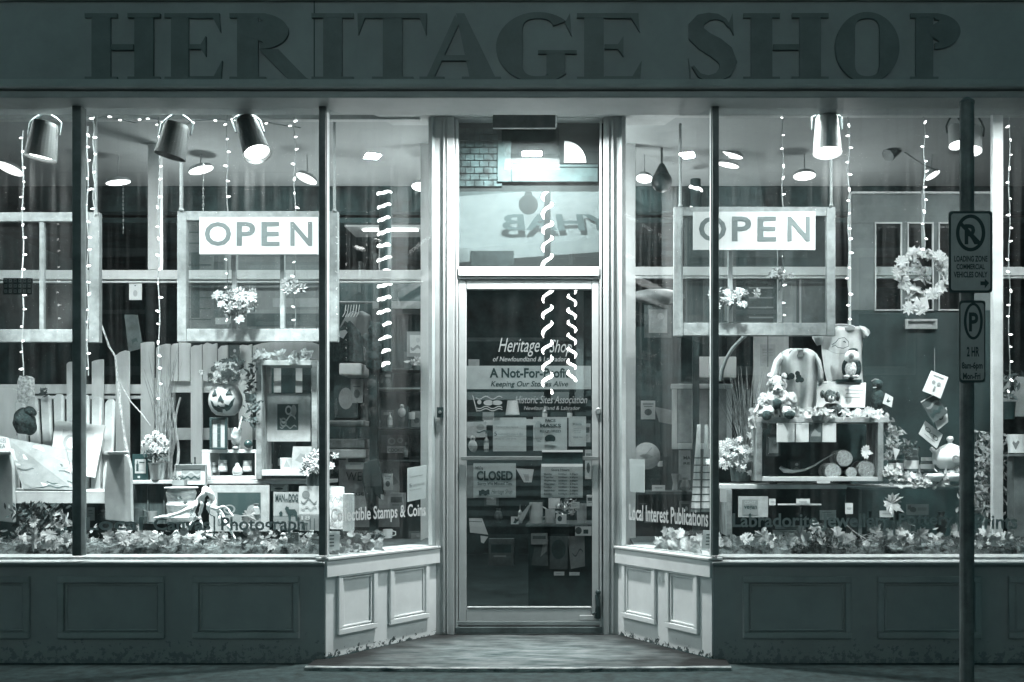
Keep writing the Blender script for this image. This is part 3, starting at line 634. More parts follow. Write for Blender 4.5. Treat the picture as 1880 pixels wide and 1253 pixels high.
t = thing('ceiling_projector', 'small dark projector hung under the ceiling above the old door', 'projector', P(1650, 245, 1.9))
mb = MB(); mb.lathe(P(1649,248,1.9), [(0,-.01),(.045,0),(.05,.012),(0,.014)], 20); mb.bar(P(1649,250,1.9), P(1647,272,1.9), .022); mb.build('ceiling_mount', darkp, t)
mb = MB(); a = P(1651,266,1.9); b = P(1630,286,1.85); mb.tube([a, a.lerp(b,.1), b], [.025,.05,.05], 10); mb.build('body', darkp, t)
mb = MB(); mb.tube([P(1651,273,1.9), P(1680,293,1.9), P(1700,305,1.9), P(1722,314,1.9)], .005, 5); mb.build('cable', darkp, t)
t = thing('ceiling_tube', 'long bright fluorescent ceiling light seen through the slanting left window', 'ceiling light', P(710, 420, 3.2))
mb = MB(); a = P(655, 412, 3.35); b = P(768, 424, 3.05); mb.prism([P(652,412,3.35),P(765,412,3.35),P(768,424,3.05),P(668,424,3.05)], (0,0,-.006)); mb.build('diffuser', tubem, t)
mb = MB(); mb.box(a.x-.02, b.x+.05, 3.0, 3.4, 3.012, 3.028); mb.build('housing', ceilm, t)
bulb_mesh = {}
def lights(label, px, tops, y, pts=None, n=16, sway=2.5, bpx=9, spread=None):
    """one hanging string with its bulbs as parts"""
    y0, y1 = tops; t = thing('string_light', label, 'string lights', P(px, y1, y), 'hanging strings of small white lights')
    k = 22; ph = RN.uniform(0, 6); path = pts or [(px+sway*math.sin(ph+j*1.1)*.6, y0+(y1-y0)*j/k) for j in range(k+1)]
    mb = MB(); mb.tube([P(a, b, y) for a, b in path], .0034, 5); mb.build('cord', cord, t)
    base = None
    for j in range(n):
        f = (j+.5)/n*(len(path)-1); i = int(f); a = path[i]; b = path[i+1]; q = (a[0]+(b[0]-a[0])*(f-i), a[1]+(b[1]-a[1])*(f-i)+RN.uniform(-4, 4))
        if base is None:
            mb = MB(); mb.lathe(Vector((0,0,0))+t.location, [(0,0),(.006,.001),(.008,.008),(.008,.016),(.005,.026),(.0,.034)], 8, (1,0,0)); base = mb.build('bulb', bulbm, t); o = base
        else: o = base.copy(); sc.collection.objects.link(o); o.parent = t
        o.location = P(q[0], q[1], y)-t.location+Vector((0,-.004,0)); sd = RN.choice((0, math.pi)) if RN.random() < .75 else RN.uniform(0, 6.28)
        o.rotation_euler = (0, sd+RN.uniform(-.35, .35), RN.uniform(-.4, .4)); o.scale = [RN.uniform(.5, .8)]*3
    return t
lights('string of lights left of the dark post, in front of the hanging sash', 42, (240, 690), .2, n=17)
lights('left string of a close pair beside the dark post', 161, (232, 690), .2, n=17)
lights('right string of a close pair beside the dark post', 172, (205, 400), .22, n=6)
lights('string of lights down the white partition post on the left', 292, (215, 745), .3, n=20)
lights('string of lights hanging behind the left open sign near its left end', 417, (212, 600), .36, n=14)
lights('string of lights hanging behind the left open sign near its right end', 541, (215, 600), .36, n=15)
lights('string of lights in front of the right open sign', 1437, (205, 595), .36, n=14)
lights('string of lights along the left edge of the grey old door', 1558, (215, 598), .3, n=16)
lights('string of lights falling onto the wreath', 1697, (215, 470), .3, n=11)
lights('string of lights at the far right edge of the window', 1853, (215, 735), .3, n=19)
gar = [(165,222),(190,214),(212,218),(250,226),(270,216),(300,222),(330,232),(360,222),(405,219),(430,224),(470,220),(505,228),(552,235)]
lights('loose string of lights draped under the ceiling beam of the left window', 360, (222, 230), .33, gar, 13)
# ropes that hold the hanging window frames
def rope(label, px, y0, y1, y, dark=False, r=.009):
    mb = MB(); n = int((y1-y0)/3.2); a = P(px, y0, y); b = P(px, y1, y)
    for s_ in (0, math.pi):
        mb.tube([a.lerp(b, j/(4.*n))+Vector((math.cos(j*.8+s_), math.sin(j*.8+s_), 0))*r*.5 for j in range(4*n+1)], r*.62, 5)
    mb.lathe(b, [(r*.6,-.004),(r*1.5,.004),(r*1.5,.010),(r*.6,.018)], 8)
    tag(mb.build('rope', cord if not dark else mgrey), label, 'rope', 'ropes holding the hanging window frames')
rope('pale rope holding the right end of the leftmost hanging sash', 176, 205, 396, .3)
rope('thick pale rope at the left end of the sash behind the left open sign', 333, 228, 388, .3, r=.011)
rope('pale rope at the right end of the sash behind the left open sign', 614, 225, 389, .3)
rope('pale rope at the left end of the sash behind the right open sign', 1249, 228, 380, .3)
rope('pale rope at the right end of the sash behind the right open sign', 1526, 290, 380, .3)
def chain(label, px, y0, y1, y):
    mb = MB(); n = int((y1-y0)/7)
    for j in range(n):
        c = P(px, y0+(y1-y0)*(j+.5)/n, y); rr = .010; a = j % 2*math.pi/2
        mb.tube([c+Vector((rr*.5*math.cos(q)*math.cos(a), rr*.5*math.cos(q)*math.sin(a), rr*math.sin(q))) for q in [i*math.pi/4 for i in range(9)]], .0016, 4)
    tag(mb.build('chain', metal), label, 'chain')
chain('thin chain behind the left open sign, hanging to the sash', 373, 300, 388, .34)
chain('thin chain above the dark glass between the left post and partition', 226, 330, 430, .8)
# hanging old window frames
def sash(label, x0, x1, y0, y1, munt, y=.30, st=(17, 16), tr=17, br=24):
    t = thing('hanging_window_frame', label, 'window frame', P((x0+x1)/2, y1, y)); dp = .04
    mb = MB(); mb.pb(x0, x0+st[0], y0, y1, y, dp); mb.build('stile', sashm, t, bevel=.003)
    mb = MB(); mb.pb(x1-st[1], x1, y0, y1, y, dp); mb.build('stile', sashm, t, bevel=.003)
    mb = MB(); mb.pb(x0+st[0]+.3, x1-st[1]-.3, y0, y0+tr, y+.001, dp-.002); mb.build('top_rail', sashm, t, bevel=.003)
    mb = MB(); mb.pb(x0+st[0]+.3, x1-st[1]-.3, y1-br, y1-.5, y+.001, dp-.002); mb.build('bottom_rail', sashm, t, bevel=.003)
    for m_ in munt: mb = MB(); mb.pb(m_-4, m_+4, y0+tr+.3, y1-br-.3, y+.004, .025); mb.build('glazing_bar', sashm, t, bevel=.002)
    mb = MB(); mb.pb(x0+st[0]-2, x1-st[1]+2, y0+tr-2, y1-br+2, y+.018, .003); mb.build('pane', glsash, t)
sash('leftmost hanging old window frame, cut off by the photo edge and crossed by the dark post', -150, 182, 390, 629, (76,), st=(17, 19))
sash('hanging old window frame behind the left open sign', 325, 620, 388, 628, (429, 518))
sash('hanging old window frame behind the right open sign', 1237, 1534, 380, 617, (1341, 1432))
opi = M('open_letter', .07, .6, .1)
for nm, x0, x1, y0, y1 in (('left', 366, 583, 399, 467), ('right', 1273, 1497, 389, 459)):
    card('open_sign', 'white open sign with grey capitals in the %s window' % nm, 'sign', rpx(x0, x1, y0, y1, .245), M('open_sign_white', .46, .5, .0),
         [('t','O',.045,.27,.13,.78,opi,0,.02),('t','P',.315,.475,.13,.78,opi,0,.02),('t','E',.525,.68,.13,.78,opi,0,.02),('t','N',.77,.955,.13,.78,opi,0,.02)], thick=.02)
# ================================================================== LEFT DISPLAY
# picket fence
t = thing('picket_fence', 'white picket fence with uneven boards behind the pumpkin and chair', 'fence', P(300, 900, .88))
def pick(x0, x1, top, bot=900, y=.84, mt=white2, sl=0):
    j = RN.uniform(2, 8); k = RN.choice((0, 1)); pts = [(x0,bot),(x0,top+(j if k else 0)),(x0+(x1-x0)*.3,top+RN.uniform(-2,3)),(x0+(x1-x0)*.7,top+RN.uniform(-2,3)),(x1,top+(0 if k else j)),(x1,bot)]
    mb = MB(); mb.pp([(a+sl*(b-bot)/250, b) for a, b in pts], y, .018); mb.build('picket', mt, t, bevel=.002)
for a, b, c in ((-6,34,712),(122,134,664),(168,189,660),(212,237,645),(258,282,628),(286,312,632),(313,327,630),(350,371,632),(372,398,630),(400,418,634),(438,462,632),(464,520,628),(520,585,626)):
    pick(a, b, c, 900 if a < 300 or a == 350 else (700 if a != 438 else 830))
pick(328, 349, 628, 700); pick(419, 437, 662, 700)
mb = MB(); mb.pb(-30, 268, 706, 723, .862, .02); mb.build('rail', white2, t, bevel=.002)
mb = MB(); mb.pb(-30, 268, 727, 733, .862, .02); mb.build('rail', white2, t, bevel=.002)
mb = MB(); mb.pb(283, 585, 694, 721, .862, .02); mb.build('rail', white2, t, bevel=.002)
mb = MB(); mb.pb(283, 585, 786, 808, .862, .02); mb.build('rail', lgrey, t, bevel=.002)
mb = MB(); mb.pp([(30,800),(32,700),(36,690),(42,694),(48,690),(54,694),(55,730),(60,760),(62,800)], .62, .06); tag(mb.build('driftwood_post', furl), 'short pale driftwood post standing behind the chair at the far left', 'driftwood')
# pale board at the far left
# chair
ch = thing('adirondack_chair', 'grey slatted garden chair facing the window, paintings on its seat', 'chair', P(115, 955, .35))
cg = M('chair_paint', .42, .5, .15, 5, .1)
for i in range(8):
    x0 = 38+i*20.5; lean = (i-3.5)*3.2; top = 742-11*math.cos((i-3.5)*.42)-4
    mb = MB(); mb.prism([P(x0+lean*.2+4,900,.42), P(x0+17+lean*.2+3,900,.42), P(x0+18.5+lean,top+4,.62), P(x0+14+lean,top-3,.625), P(x0+5+lean,top-3,.625), P(x0+lean,top+4,.62)], (0,.02,.004)); mb.build('back_slat', cg, ch, bevel=.003)
mb = MB(); mb.prism([P(28,903,.24),P(197,903,.24),P(200,896,.5),P(30,896,.5)], (0,0,-.018)); mb.prism([P(28,906,.24),P(197,906,.24),P(197,925,.235),P(28,925,.235)], (0,.02,0)); mb.build('seat', cg, ch, bevel=.003)
for s_ in (0, 1):
    o_ = -217 if s_ else 0
    mb = MB(); mb.pp([(193+o_,955),(191+o_,900),(196+o_,850),(200+o_,836),(207+o_,832),(226+o_,832),(235+o_,838),(240+o_,860),(242+o_,960)], .20, .03); mb.build('arm_support', cg, ch, bevel=.005)
    mb = MB(); mb.prism([P(198+o_,835,.19),P(237+o_,835,.19),P(216+o_+(-8 if not s_ else 22),836,.68),P(196+o_+(-8 if not s_ else 22),836,.68)], (0,0,.018)); mb.build('arm', cg, ch, bevel=.004)
    mb = MB(); mb.prism([P(196+o_*.8,840,.55),P(184+o_*.78,832,.56),P(168+o_*.78,905,.5),P(182+o_*.8,905,.5)], (0,.02,0)); mb.build('rear_leg', cg, ch, bevel=.003)
card('boat_painting', 'unframed painting of fishing boats and houses leaning on the chair seat', 'painting', cpx((12,804),(120,824),(138,900),(42,898), .33, .25), M('paint_sky', .22, .6, .12, 14),
     [('p',[(0,.2),(.2,.24),(.5,.2),(1,.3),(1,.6),(.7,.55),(.3,.5),(0,.55)],inkl),('o',.52,.12,.1,.08,white),('o',.36,.2,.08,.06,white),('w',.02,.98,.44,.03,1.5,.05,inkg),('w',.02,.98,.58,.03,2,.03,dgrey),
      ('p',[(.1,.7),(.3,.72),(.42,.95),(.2,.98),(.06,.9)],inkg),('p',[(.35,.74),(.46,.72),(.5,.92),(.4,.94)],white),('p',[(.6,.55),(.75,.78),(.98,.92),(.52,.88)],white),('w',.5,.98,.82,.04,1,.03,ink),('w',.3,.9,.93,.02,2,.02,ink),
      ('r',.06,.12,.3,.42,inkg),('r',.2,.27,.3,.4,white),('r',.36,.42,.32,.42,inkg),('r',.8,.88,.4,.5,dgrey)], thick=.02)
card('framed_print', 'white mounted print with a dark oval picture leaning on the chair back', 'picture', cpx((101,772),(193,781),(174,877),(92,862), .50, .40), white,
     [('r',.18,.82,.17,.84,inkl),('o',.36,.42,.15,.16,inkg),('o',.38,.42,.09,.11,white),('p',[(.6,.4),(.66,.55),(.62,.58),(.55,.5)],ink),('r',.3,.5,.6,.8,inkg)], thick=.012)
card('tilted_book', 'grey book standing at the left edge against the chair arm', 'book', cpx((-12,800),(12,803),(18,838),(-12,838), .22, .2), lgrey, [('t','TALES',.2,.9,.1,.3,ink),('t','SEA',.3,.8,.4,.6,ink)], thick=.03)
mb = MB(); mb.ball(P(45,776,.45), (.07,.06,.085), 16, .3, 20); mb.ball(P(56,756,.44), (.035,.04,.035), 10, .3, 22)
fur_ = mb.build('plush_seal', furd, smooth=True); tag(fur_, 'dark furry hat shape perched on the chair back', 'fur hat')
mb = MB(); 
for j in range(8): mb.leaf(P(84+RN.uniform(-8,8), 718+RN.uniform(-8,10), .6), .05, kind='o')
tag(mb.build('leaf_sprig', leafd), 'small dark leafy sprig over the chair back', 'sprig')
# calendar like sheet and tag
card('number_sheet', 'small dark sheet printed with rows of little boxes at the far left', 'print', rpx(6,60,511,541,.07), dgrey,
     [('r',.04+.16*i,.14+.16*i,.06+.32*j,.26+.32*j,inkl) for i in range(6) for j in range(3)]+[('r',.065+.16*i,.115+.16*i,.12+.32*j,.2+.32*j,ink) for i in range(6) for j in range(3)], thick=.002)
card('hanging_tag', 'white tag hanging in the dark glass right of the leftmost sash', 'tag', rpx(237,260,521,551,.8), paper, [('o',.5,.6,.18,.2,inkl),('r',.44,.56,.1,.16,ink)])
card('patterned_scarf', 'grey scarf with a small moose hanging behind the fence', 'scarf', cpx((228,578),(252,578),(262,640),(236,646), .93), dgrey, [('p',[(.3,.7),(.7,.66),(.75,.8),(.62,.76),(.45,.78),(.35,.86)],ink)], thick=.01)
mb = MB(); mb.tube([P(a,b,.5) for a, b in ((176,565),(184,590),(194,618),(200,636),(212,655),(214,680),(218,710),(221,745),(226,790),(234,832))], [.004,.005,.006,.006,.007,.007,.008,.009,.010,.011], 6)
mb.tube([P(a,b,.5) for a, b in ((218,700),(240,738),(262,762),(276,782))], [.003,.004,.004,.003], 5)
tag(mb.build('curly_branch', furl), 'long thin pale branch bending down beside the fence', 'branch')
# tall grass in a tin
t = thing('tall_dried_grass', 'tall dark dried grasses and twisted stems left of the pumpkin', 'plant', P(300, 880, .5))
mb = MB()
for i in range(46):
    x = 300+RN.uniform(-12, 16); dx = RN.gauss(0, 20); tp = RN.uniform(640, 740); yy = .5+RN.uniform(-.05,.05); wd = RN.uniform(.003,.007)
    pts = [P(x+dx*f*f, 878+(tp-878)*f, yy-.04*f*f) for f in (0,.25,.5,.75,1)]
    for j in range(4):
        w0 = wd*(1-j/4.5); w1 = wd*(1-(j+1)/4.5); mb.add([pts[j]+Vector((-w0,0,0)), pts[j]+Vector((w0,0,0)), pts[j+1]+Vector((w1,0,0)), pts[j+1]+Vector((-w1,0,0))], [(0,1,2,3)])
mb.build('blades', leafm, t)
mb = MB()
for x0, x1, r in ((312,322,.012),(320,330,.010),(306,301,.009)):
    mb.tube([P(x0+(x1-x0)*f+5*math.sin(f*7+x0), 880-f*(150 if x0 != 306 else 110), .5) for f in [i/9 for i in range(10)]], [r*(1-.4*i/9) for i in range(10)], 7)
mb.build('stems', woodl, t)
# shelf counter
t = thing('display_counter', 'low dark counter under the jars, grey top edge', 'counter', P(430, 960, .62))
mb = MB(); mb.pb(240, 590, 882, 889, .42, .42); mb.build('top', lgrey, t, bevel=.003)
mb = MB(); mb.pb(243, 330, 890, 962, .45, .38); mb.build('cabinet', woodd, t); mb = MB(); mb.pb(331, 590, 890, 975, .60, .20); mb.build('back', black, t)
mb = MB(); mb.pb(270,272.5,890,962,.445,.004); mb.pb(300,302,890,962,.445,.004); mb.build('door_gap', dgrey, t)
t = card('tea_tin', 'dark rectangular tin with a pale bottle label beside the daisies', 'tin', rpx(243,272,834,882,.44), blackgl, [('r',.17,.85,.2,.74,paperg),('p',[(.25,.66),(.25,.4),(.3,.36),(.3,.25),(.35,.25),(.35,.36),(.4,.4),(.4,.66)],ink),('r',.45,.78,.3,.34,ink),('r',.45,.78,.42,.6,inkl),('r',.35,.5,.84,.92,inkl)], thick=.06)
t = thing('daisy_pot', 'tin pot of white daisies beside the dark tin', 'flower pot', P(289, 881, .44))
mb = MB(); mb.lathe(P(289,881,.44), [(0,0),(.040,0),(.052,.098),(.055,.10),(.055,.106),(.05,.106),(.046,.09),(0,.089)], 24); mb.build('pot', metal, t)
mb = MB(); 
for j in range(60): mb.leaf(P(286+RN.uniform(-22,22), 838+RN.uniform(-12,8), .44+RN.uniform(-.04,.04)), .03, kind='o')
mb.build('leaves', leafd, t)
for a, b in ((285,797),(265,815),(281,818),(303,812),(296,804),(302,823),(272,805),(290,826)):
    mb = MB(); c = P(a,b,.40); mb.flower(c, .030, 12, (RN.uniform(-.3,.3),-1,.3)); f = mb.build('flower_head', petal, t, recalc=False)
    mb = MB(); mb.ball(c+Vector((0,-.006,0)), .008, 5); mb.build('flower_centre', leafm, f)
card('small_framed_picture', 'small white framed drawing propped on the counter edge', 'picture', rpx(322,380,853,891,.40), white, [('r',.2,.8,.23,.76,inkg),('w',.22,.78,.4,.08,1.5,.1,inkl),('w',.22,.78,.6,.05,2.5,.08,ink)], frame=.006, frame_mat=mgrey)
t = thing('small_succulent', 'tiny succulent in a square grey pot before the small picture', 'plant', P(327, 892, .37))
mb = MB(); mb.pb(316,338,882,892,.36,.05); mb.build('pot', mgrey, t)
mb = MB()
for j in range(26): mb.leaf(P(327+RN.uniform(-9,9), 878+RN.uniform(-4,4), .38), .018, kind='o')
mb.build('leaves', leafd, t)
# pumpkin mug
t = thing('pumpkin_bucket', 'carved face pumpkin bucket filled with pale flowers', 'pumpkin', P(414, 766, .44)); c = P(414, 735, .44)
mb = MB(); nn = 40; ring = []
prof = [(.01,-.098),(.055,-.094),(.085,-.07),(.103,-.03),(.106,.0),(.101,.035),(.085,.068),(.072,.088),(.070,.094),(.064,.092),(.06,.07),(0.001,.068)]
vs = []
for r, z in prof:
    for j in range(nn): a = 2*math.pi*j/nn; q = r*(1-.035*abs(math.sin(a*4))**.5 if r > .08 else 1); vs.append(c+Vector((q*math.cos(a), q*math.sin(a), z)))
mb.add(vs, [(i*nn+j, i*nn+(j+1)%nn, (i+1)*nn+(j+1)%nn, (i+1)*nn+j) for i in range(len(prof)-1) for j in range(nn)]); mb.build('body', M('pumpkin_glaze', .42, .3, .06), t, smooth=True)
mb = MB()
def pface(pxs):
    A = []
    for a, b in pxs:
        p = P(a, b, .41); r = .104*math.cos(min(1.2, abs(p.z-c.z)/.115)); dx = p.x-c.x; A.append(Vector((p.x, c.y-math.sqrt(max(1e-4, r*r-dx*dx))-.006, p.z)))
    k = len(A); mb.add(A+[v+Vector((0,.02,0)) for v in A], [tuple(range(k))]+[(i,(i+1)%k,(i+1)%k+k,i+k) for i in range(k)])
pface([(394,727),(399,716),(404,726)]); pface([(419,725),(424,715),(429,725)]); pface([(406,736),(411,726),(416,737)])
pface([(391,735),(396,740),(398,746),(404,748),(406,744),(410,748),(417,748),(419,743),(424,745),(428,738),(433,731),(430,745),(424,753),(419,756),(417,752),(413,753),(411,758),(404,757),(397,752),(393,745)])
mb.build('carved_face', black, t, recalc=False)
mb = MB()
for j in range(70):
    a, b = 414+RN.gauss(0,15), 686+RN.uniform(-18,17); mb.flower(P(a,b,.44+RN.uniform(-.06,.05)), .022, 7, (RN.uniform(-.6,.6),-1,RN.uniform(-.2,.8)))
for j in range(24): mb.leaf(P(414+RN.gauss(0,15), 690+RN.uniform(-16,14), .40), .04, kind='o')
mb.build('flowers', petal, t, recalc=False)
card('thermometer_board', 'dark framed narrow panel under the pumpkin bucket', 'panel', rpx(386,418,767,826,.41), inkl, [('r',.4,.6,.1,.92,ink),('r',.36,.64,.06,.2,mgrey)]+[('r',.16,.84,.1+.2*i,.105+.2*i,inkg) for i in range(4)], frame=.014, frame_mat=black)
t = thing('sundae_glass', 'glass of white fluff with a striped straw beside the dark panel', 'glass', P(433, 825, .42))
mb = MB(); mb.lathe(P(433,825,.42), [(0,0),(.026,0),(.022,.012),(.022,.02),(.034,.105),(.037,.13),(.035,.13),(.02,.03),(0,.03)], 20); mb.build('cup', glc, t)
mb = MB(); mb.ball(P(433,803,.42), (.03,.03,.055), 12, .3, 40); mb.ball(P(433,822,.42), (.02,.02,.01), 8); mb.build('filling', petal, t, smooth=True)
mb = MB(); mb.bar(P(438,790,.40), P(445,764,.41), .004); mb.build('straw', white, t)
mb = MB(); c = P(456,816,.42); mb.ball(c, .026, 14); tag(mb.build('dark_ball', blackgl, smooth=True), 'glossy dark ball on the crate beside the glass', 'ball')
t = thing('jar_crate', 'white wooden box shelf on the counter holding jars', 'box shelf', P(424, 881, .46))
mb = MB(); mb.pb(370,476,826,832,.42,.16); mb.build('top_board', white2, t, bevel=.002)
mb = MB(); mb.pb(371,386,832.5,881,.42,.16); mb.build('side_board', white2, t, bevel=.002)
mb = MB(); mb.pb(468,476,832.5,881,.42,.16); mb.build('side_board', white2, t, bevel=.002)
mb = MB(); mb.pb(386.5,467.5,874,881,.42,.16); mb.build('bottom_board', white2, t); mb = MB(); mb.pb(386.5,467.5,832.5,873.5,.56,.02); mb.build('back_board', black, t)
def jar(label, px, pyb, h, r, y=.45, lid=white, body=None, nm='jar'):
    b = P(px, pyb, y); t = thing(nm, label, 'jar', b); s = Sx(y); h /= s; r /= s
    mb = MB(); mb.lathe(b, [(0,0),(r,0),(r,h*.62),(r*.9,h*.7),(r*.9,h*.72),(0,h*.72)], 20); mb.build('body', body or mgrey, t)
    mb = MB(); mb.lathe(b+Vector((0,0,h*.73)), [(0,0),(r*.95,0),(r*.95,h*.27),(0,h*.27)], 20); mb.build('lid', lid, t)
    mb = MB(); mb.lathe(b+Vector((0,0,h*.12)), [(r*1.01,0),(r*1.01,h*.36),(r*.99,h*.36),(r*.99,0)], 20); mb.build('label', paper, t)
jar('leftmost jar inside the white box shelf', 393, 868, 19, 7); jar('second jar inside the white box shelf, set higher', 409, 866, 21, 8, .44); jar('right jar inside the white box shelf', 454, 866, 20, 8)
mb = MB(); mb.lathe(P(436,873,.44), [(0,0),(.026,.003),(.032,.02),(.028,.04),(.014,.06),(.010,.075),(0,.08)], 20); tag(mb.build('pear_vase', lgrey, smooth=True), 'pear shaped grey vase inside the white box shelf', 'vase')
# open wooden cabinet with print
t = thing('open_cabinet', 'tall open wooden cabinet frame with a print inside, leaves on top', 'cabinet', P(526, 880, .48))
for a, b, c_, e in ((470,480,662,880),(572,582,662,880)): mb = MB(); mb.pb(a,b,c_,e,.40,.20); mb.build('side_post', woodm, t, bevel=.002)
mb = MB(); mb.pb(480.4,571.6,662,671,.402,.20); mb.build('top_rail', woodl, t, bevel=.002); mb = MB(); mb.pb(480.4,571.6,863,874,.402,.20); mb.build('bottom_rail', lgrey, t, bevel=.002)
mb = MB(); mb.pb(481,502,671.5,862.5,.61,.01); mb.pb(516,542,671.5,862.5,.61,.01); mb.pb(555,571,671.5,862.5,.61,.01); mb.build('back_boards', black, t)
card('abstract_print', 'grey mounted print with a dark swirling picture inside the open cabinet', 'picture', rpx(490,570,723,811,.47), paperg, [('r',.24,.72,.22,.76,ink),('ring',.5,.35,.08,.1,.6,inkl),('w',.3,.66,.5,.08,1,.05,inkl),('ring',.38,.6,.08,.1,.6,inkg),('w',.3,.68,.68,.03,2,.03,inkg),('o',.62,.35,.06,.12,inkg)])
card('small_grey_card', 'grey card with a bird drawing standing at the cabinet foot', 'card', cpx((538,820),(573,820),(578,862),(534,862), .44), paperg, [('p',[(.15,.6),(.4,.3),(.7,.4),(.9,.7),(.5,.75)],inkg)])
t = thing('glazed_cup', 'pale glazed cup on the bottom rail of the open cabinet', 'cup', P(526, 862, .45)); mb = MB(); mb.lathe(P(526,862,.45), [(0,0),(.036,0),(.040,.07),(.038,.072),(.034,.008),(0,.007)], 22); mb.build('body', lgrey, t)
mb = MB(); mb.pp([(520,858),(526,845),(532,858)], .405, .002); mb.build('motif', mgrey, t)
mb = MB()
for j in range(26): mb.leaf(P(470+RN.uniform(0,100), 656+RN.uniform(-5,5)-6*math.exp(-((j-16)/6.)**2), .44+RN.uniform(-.05,.05)), RN.uniform(.05,.09), kind=RN.choice(('maple','o')))
tag(mb.build('leaf_garland', leafm), 'dried leaf garland lying along the top of the open cabinet', 'garland')
mb = MB()
for j in range(70): f = RN.random(); mb.leaf(P(462+RN.gauss(0,7), 668+f*115, .40), RN.uniform(.03,.05), kind='o')
tag(mb.build('trailing_ivy', leafd), 'dark ivy trailing down the left side of the open cabinet', 'ivy')
# things below the counter
card('dark_picture', 'large grey framed dark picture standing below the counter', 'picture', rpx(384,494,891,976,.36), paperg, [('r',.14,.86,.16,.86,ink),('p',[(.14,.7),(.4,.62),(.86,.72),(.86,.86),(.14,.86)],inkg),('ring',.34,.52,.1,.1,.7,inkg),('o',.74,.52,.1,.1,mgrey)], thick=.012)
card('man_and_dog_book', 'book titled Man and Dog with a dog and figure on its cover', 'book', rpx(502,549,904,972,.30), paperg, [('t','MAN',.08,.44,.05,.26,ink,0,.03),('t','and',.46,.58,.14,.26,ink,0,.02),('t','DOG',.6,.96,.05,.26,ink,0,.03),('r',0,1,.64,.655,ink),('r',0,1,.66,1,inkg),
     ('p',[(.45,.45),(.5,.38),(.6,.40),(.62,.46),(.85,.46),(.93,.55),(.94,.78),(.88,.78),(.86,.64),(.7,.62),(.68,.78),(.6,.78),(.58,.6)],ink),('p',[(.22,.56),(.3,.5),(.36,.56),(.34,.7),(.26,.7)],ink)], thick=.02)
card('garden_card', 'pale patterned card beside the man and dog book', 'card', rpx(549,585,893,945,.27), paper, [('o',.35,.3,.2,.14,inkg),('w',.1,.9,.5,.08,1.5,.06,inkg),('w',.1,.9,.75,.05,2,.05,inkl)], thick=.012)
card('dark_book', 'dark grey book lying upright below the patterned card', 'book', rpx(550,588,946,975,.25), mgrey, [('t','18',.1,.5,.05,.3,paper),('t','HIT',.1,.4,.5,.95,ink,0,.02),('r',.5,.53,.2,1,ink),('r',.7,.73,.2,1,ink)], thick=.02)
t = thing('birch_stump', 'birch log pot stump with peeling bark beside the white roots', 'stump', P(333, 955, .3))
bark = M('birch_bark', .58, .8, .4, 4, .5, stretch=(4, 4, 14), g2=.2)
mb = MB(); c = P(333,957,.3); prof = [(.082+.006*math.sin(i*2.1), i*.0245) for i in range(9)]+[(.094,.196),(.098,.202),(.09,.206),(.078,.195),(0,.19)]; mb.lathe(c, [(0,0)]+prof, 26); mb.build('trunk', bark, t)
mb = MB(); 
for a, b in ((330,915),(340,922),(336,935),(352,940)): mb.leaf(P(a,b,.205), .03, (0,-1,.2))
mb.build('painted_leaves', dgrey, t)
t = thing('driftwood_root', 'white branching driftwood root lying in front of the stump', 'driftwood', P(350, 985, .2))
mb = MB()
for pts, r0, r1 in (([(283,952),(296,949),(312,948),(335,941),(352,931),(366,918),(375,906),(381,900)],.007,.020), ([(376,898),(388,908),(392,920),(389,932)],.020,.015), ([(386,930),(398,935),(408,946),(416,962),(424,976),(432,990)],.016,.005),
                    ([(372,915),(371,930),(366,944),(369,958),(374,972)],.013,.004), ([(362,921),(357,934),(352,940),(349,952)],.010,.003), ([(384,918),(381,934),(386,944),(392,950)],.011,.003), ([(404,944),(402,958),(409,968)],.007,.003),
                    ([(262,996),(274,980),(284,976),(292,986),(306,990),(318,984),(324,974),(331,988),(346,988),(360,982),(374,981),(392,985)],.006,.010), ([(344,972),(351,960),(361,950),(368,952)],.006,.010), ([(396,934),(410,930),(420,936),(428,948)],.009,.003)):
    fine = []
    for (a0, b0), (a1, b1) in zip(pts, pts[1:]):
        for q in range(4): fine.append((a0+(a1-a0)*q/4, b0+(b1-b0)*q/4))
    fine.append(pts[-1]); k = len(fine)
    mb.tube([P(a+1.2*noise.noise((a*.2,b*.2,1)), b+1.2*noise.noise((a*.2,b*.2,5)), .22-.015*math.sin(i*.6)) for i, (a, b) in enumerate(fine)], [(r0+(r1-r0)*i/(k-1))*(1+.35*noise.noise((i*.7, a0, 2))) for i in range(k)], 9)
mb.build('root', M('bleached_wood', .80, .7, .15, 8, .3), t, smooth=True)
# flowers hooked on the hanging frames
def bunch(label, px, py, rx, ry, n, y=.27, sz=.035):
    t = thing('artificial_flowers', label, 'flowers', P(px, py+ry, y), 'artificial flowers on the hanging frames'); mb = MB()
    for j in range(n): mb.flower(P(px+RN.gauss(0,rx*.5), py+RN.gauss(0,ry*.45), y+RN.uniform(-.03,.02)), sz*RN.uniform(.7,1.2), 8, (RN.uniform(-.8,.8),-1,RN.uniform(-.3,.9)))
    mb.build('petals', M('toned_petal', .27, .7, .3, 20), t, recalc=False)  # petals toned darker against the close lamp strip
    mb = MB(); mb.tube([P(px,py,y), P(px+4,py+ry*.8,y), P(px-2,py+ry*1.5,y)], .004, 5)
    for j in range(n//2): mb.leaf(P(px+RN.gauss(0,rx*.55), py+RN.gauss(0,ry*.5), y+.02), sz*1.2, kind='o')
    mb.build('stems', leafd, t)
bunch('largest pale flower bunch below the left open sign', 432, 556, 30, 26, 34, sz=.036)
bunch('small pale flower bunch right of the larger one below the left open sign', 536, 526, 18, 9, 7)
bunch('pale daisies below the left end of the right open sign', 1342, 545, 34, 16, 18)
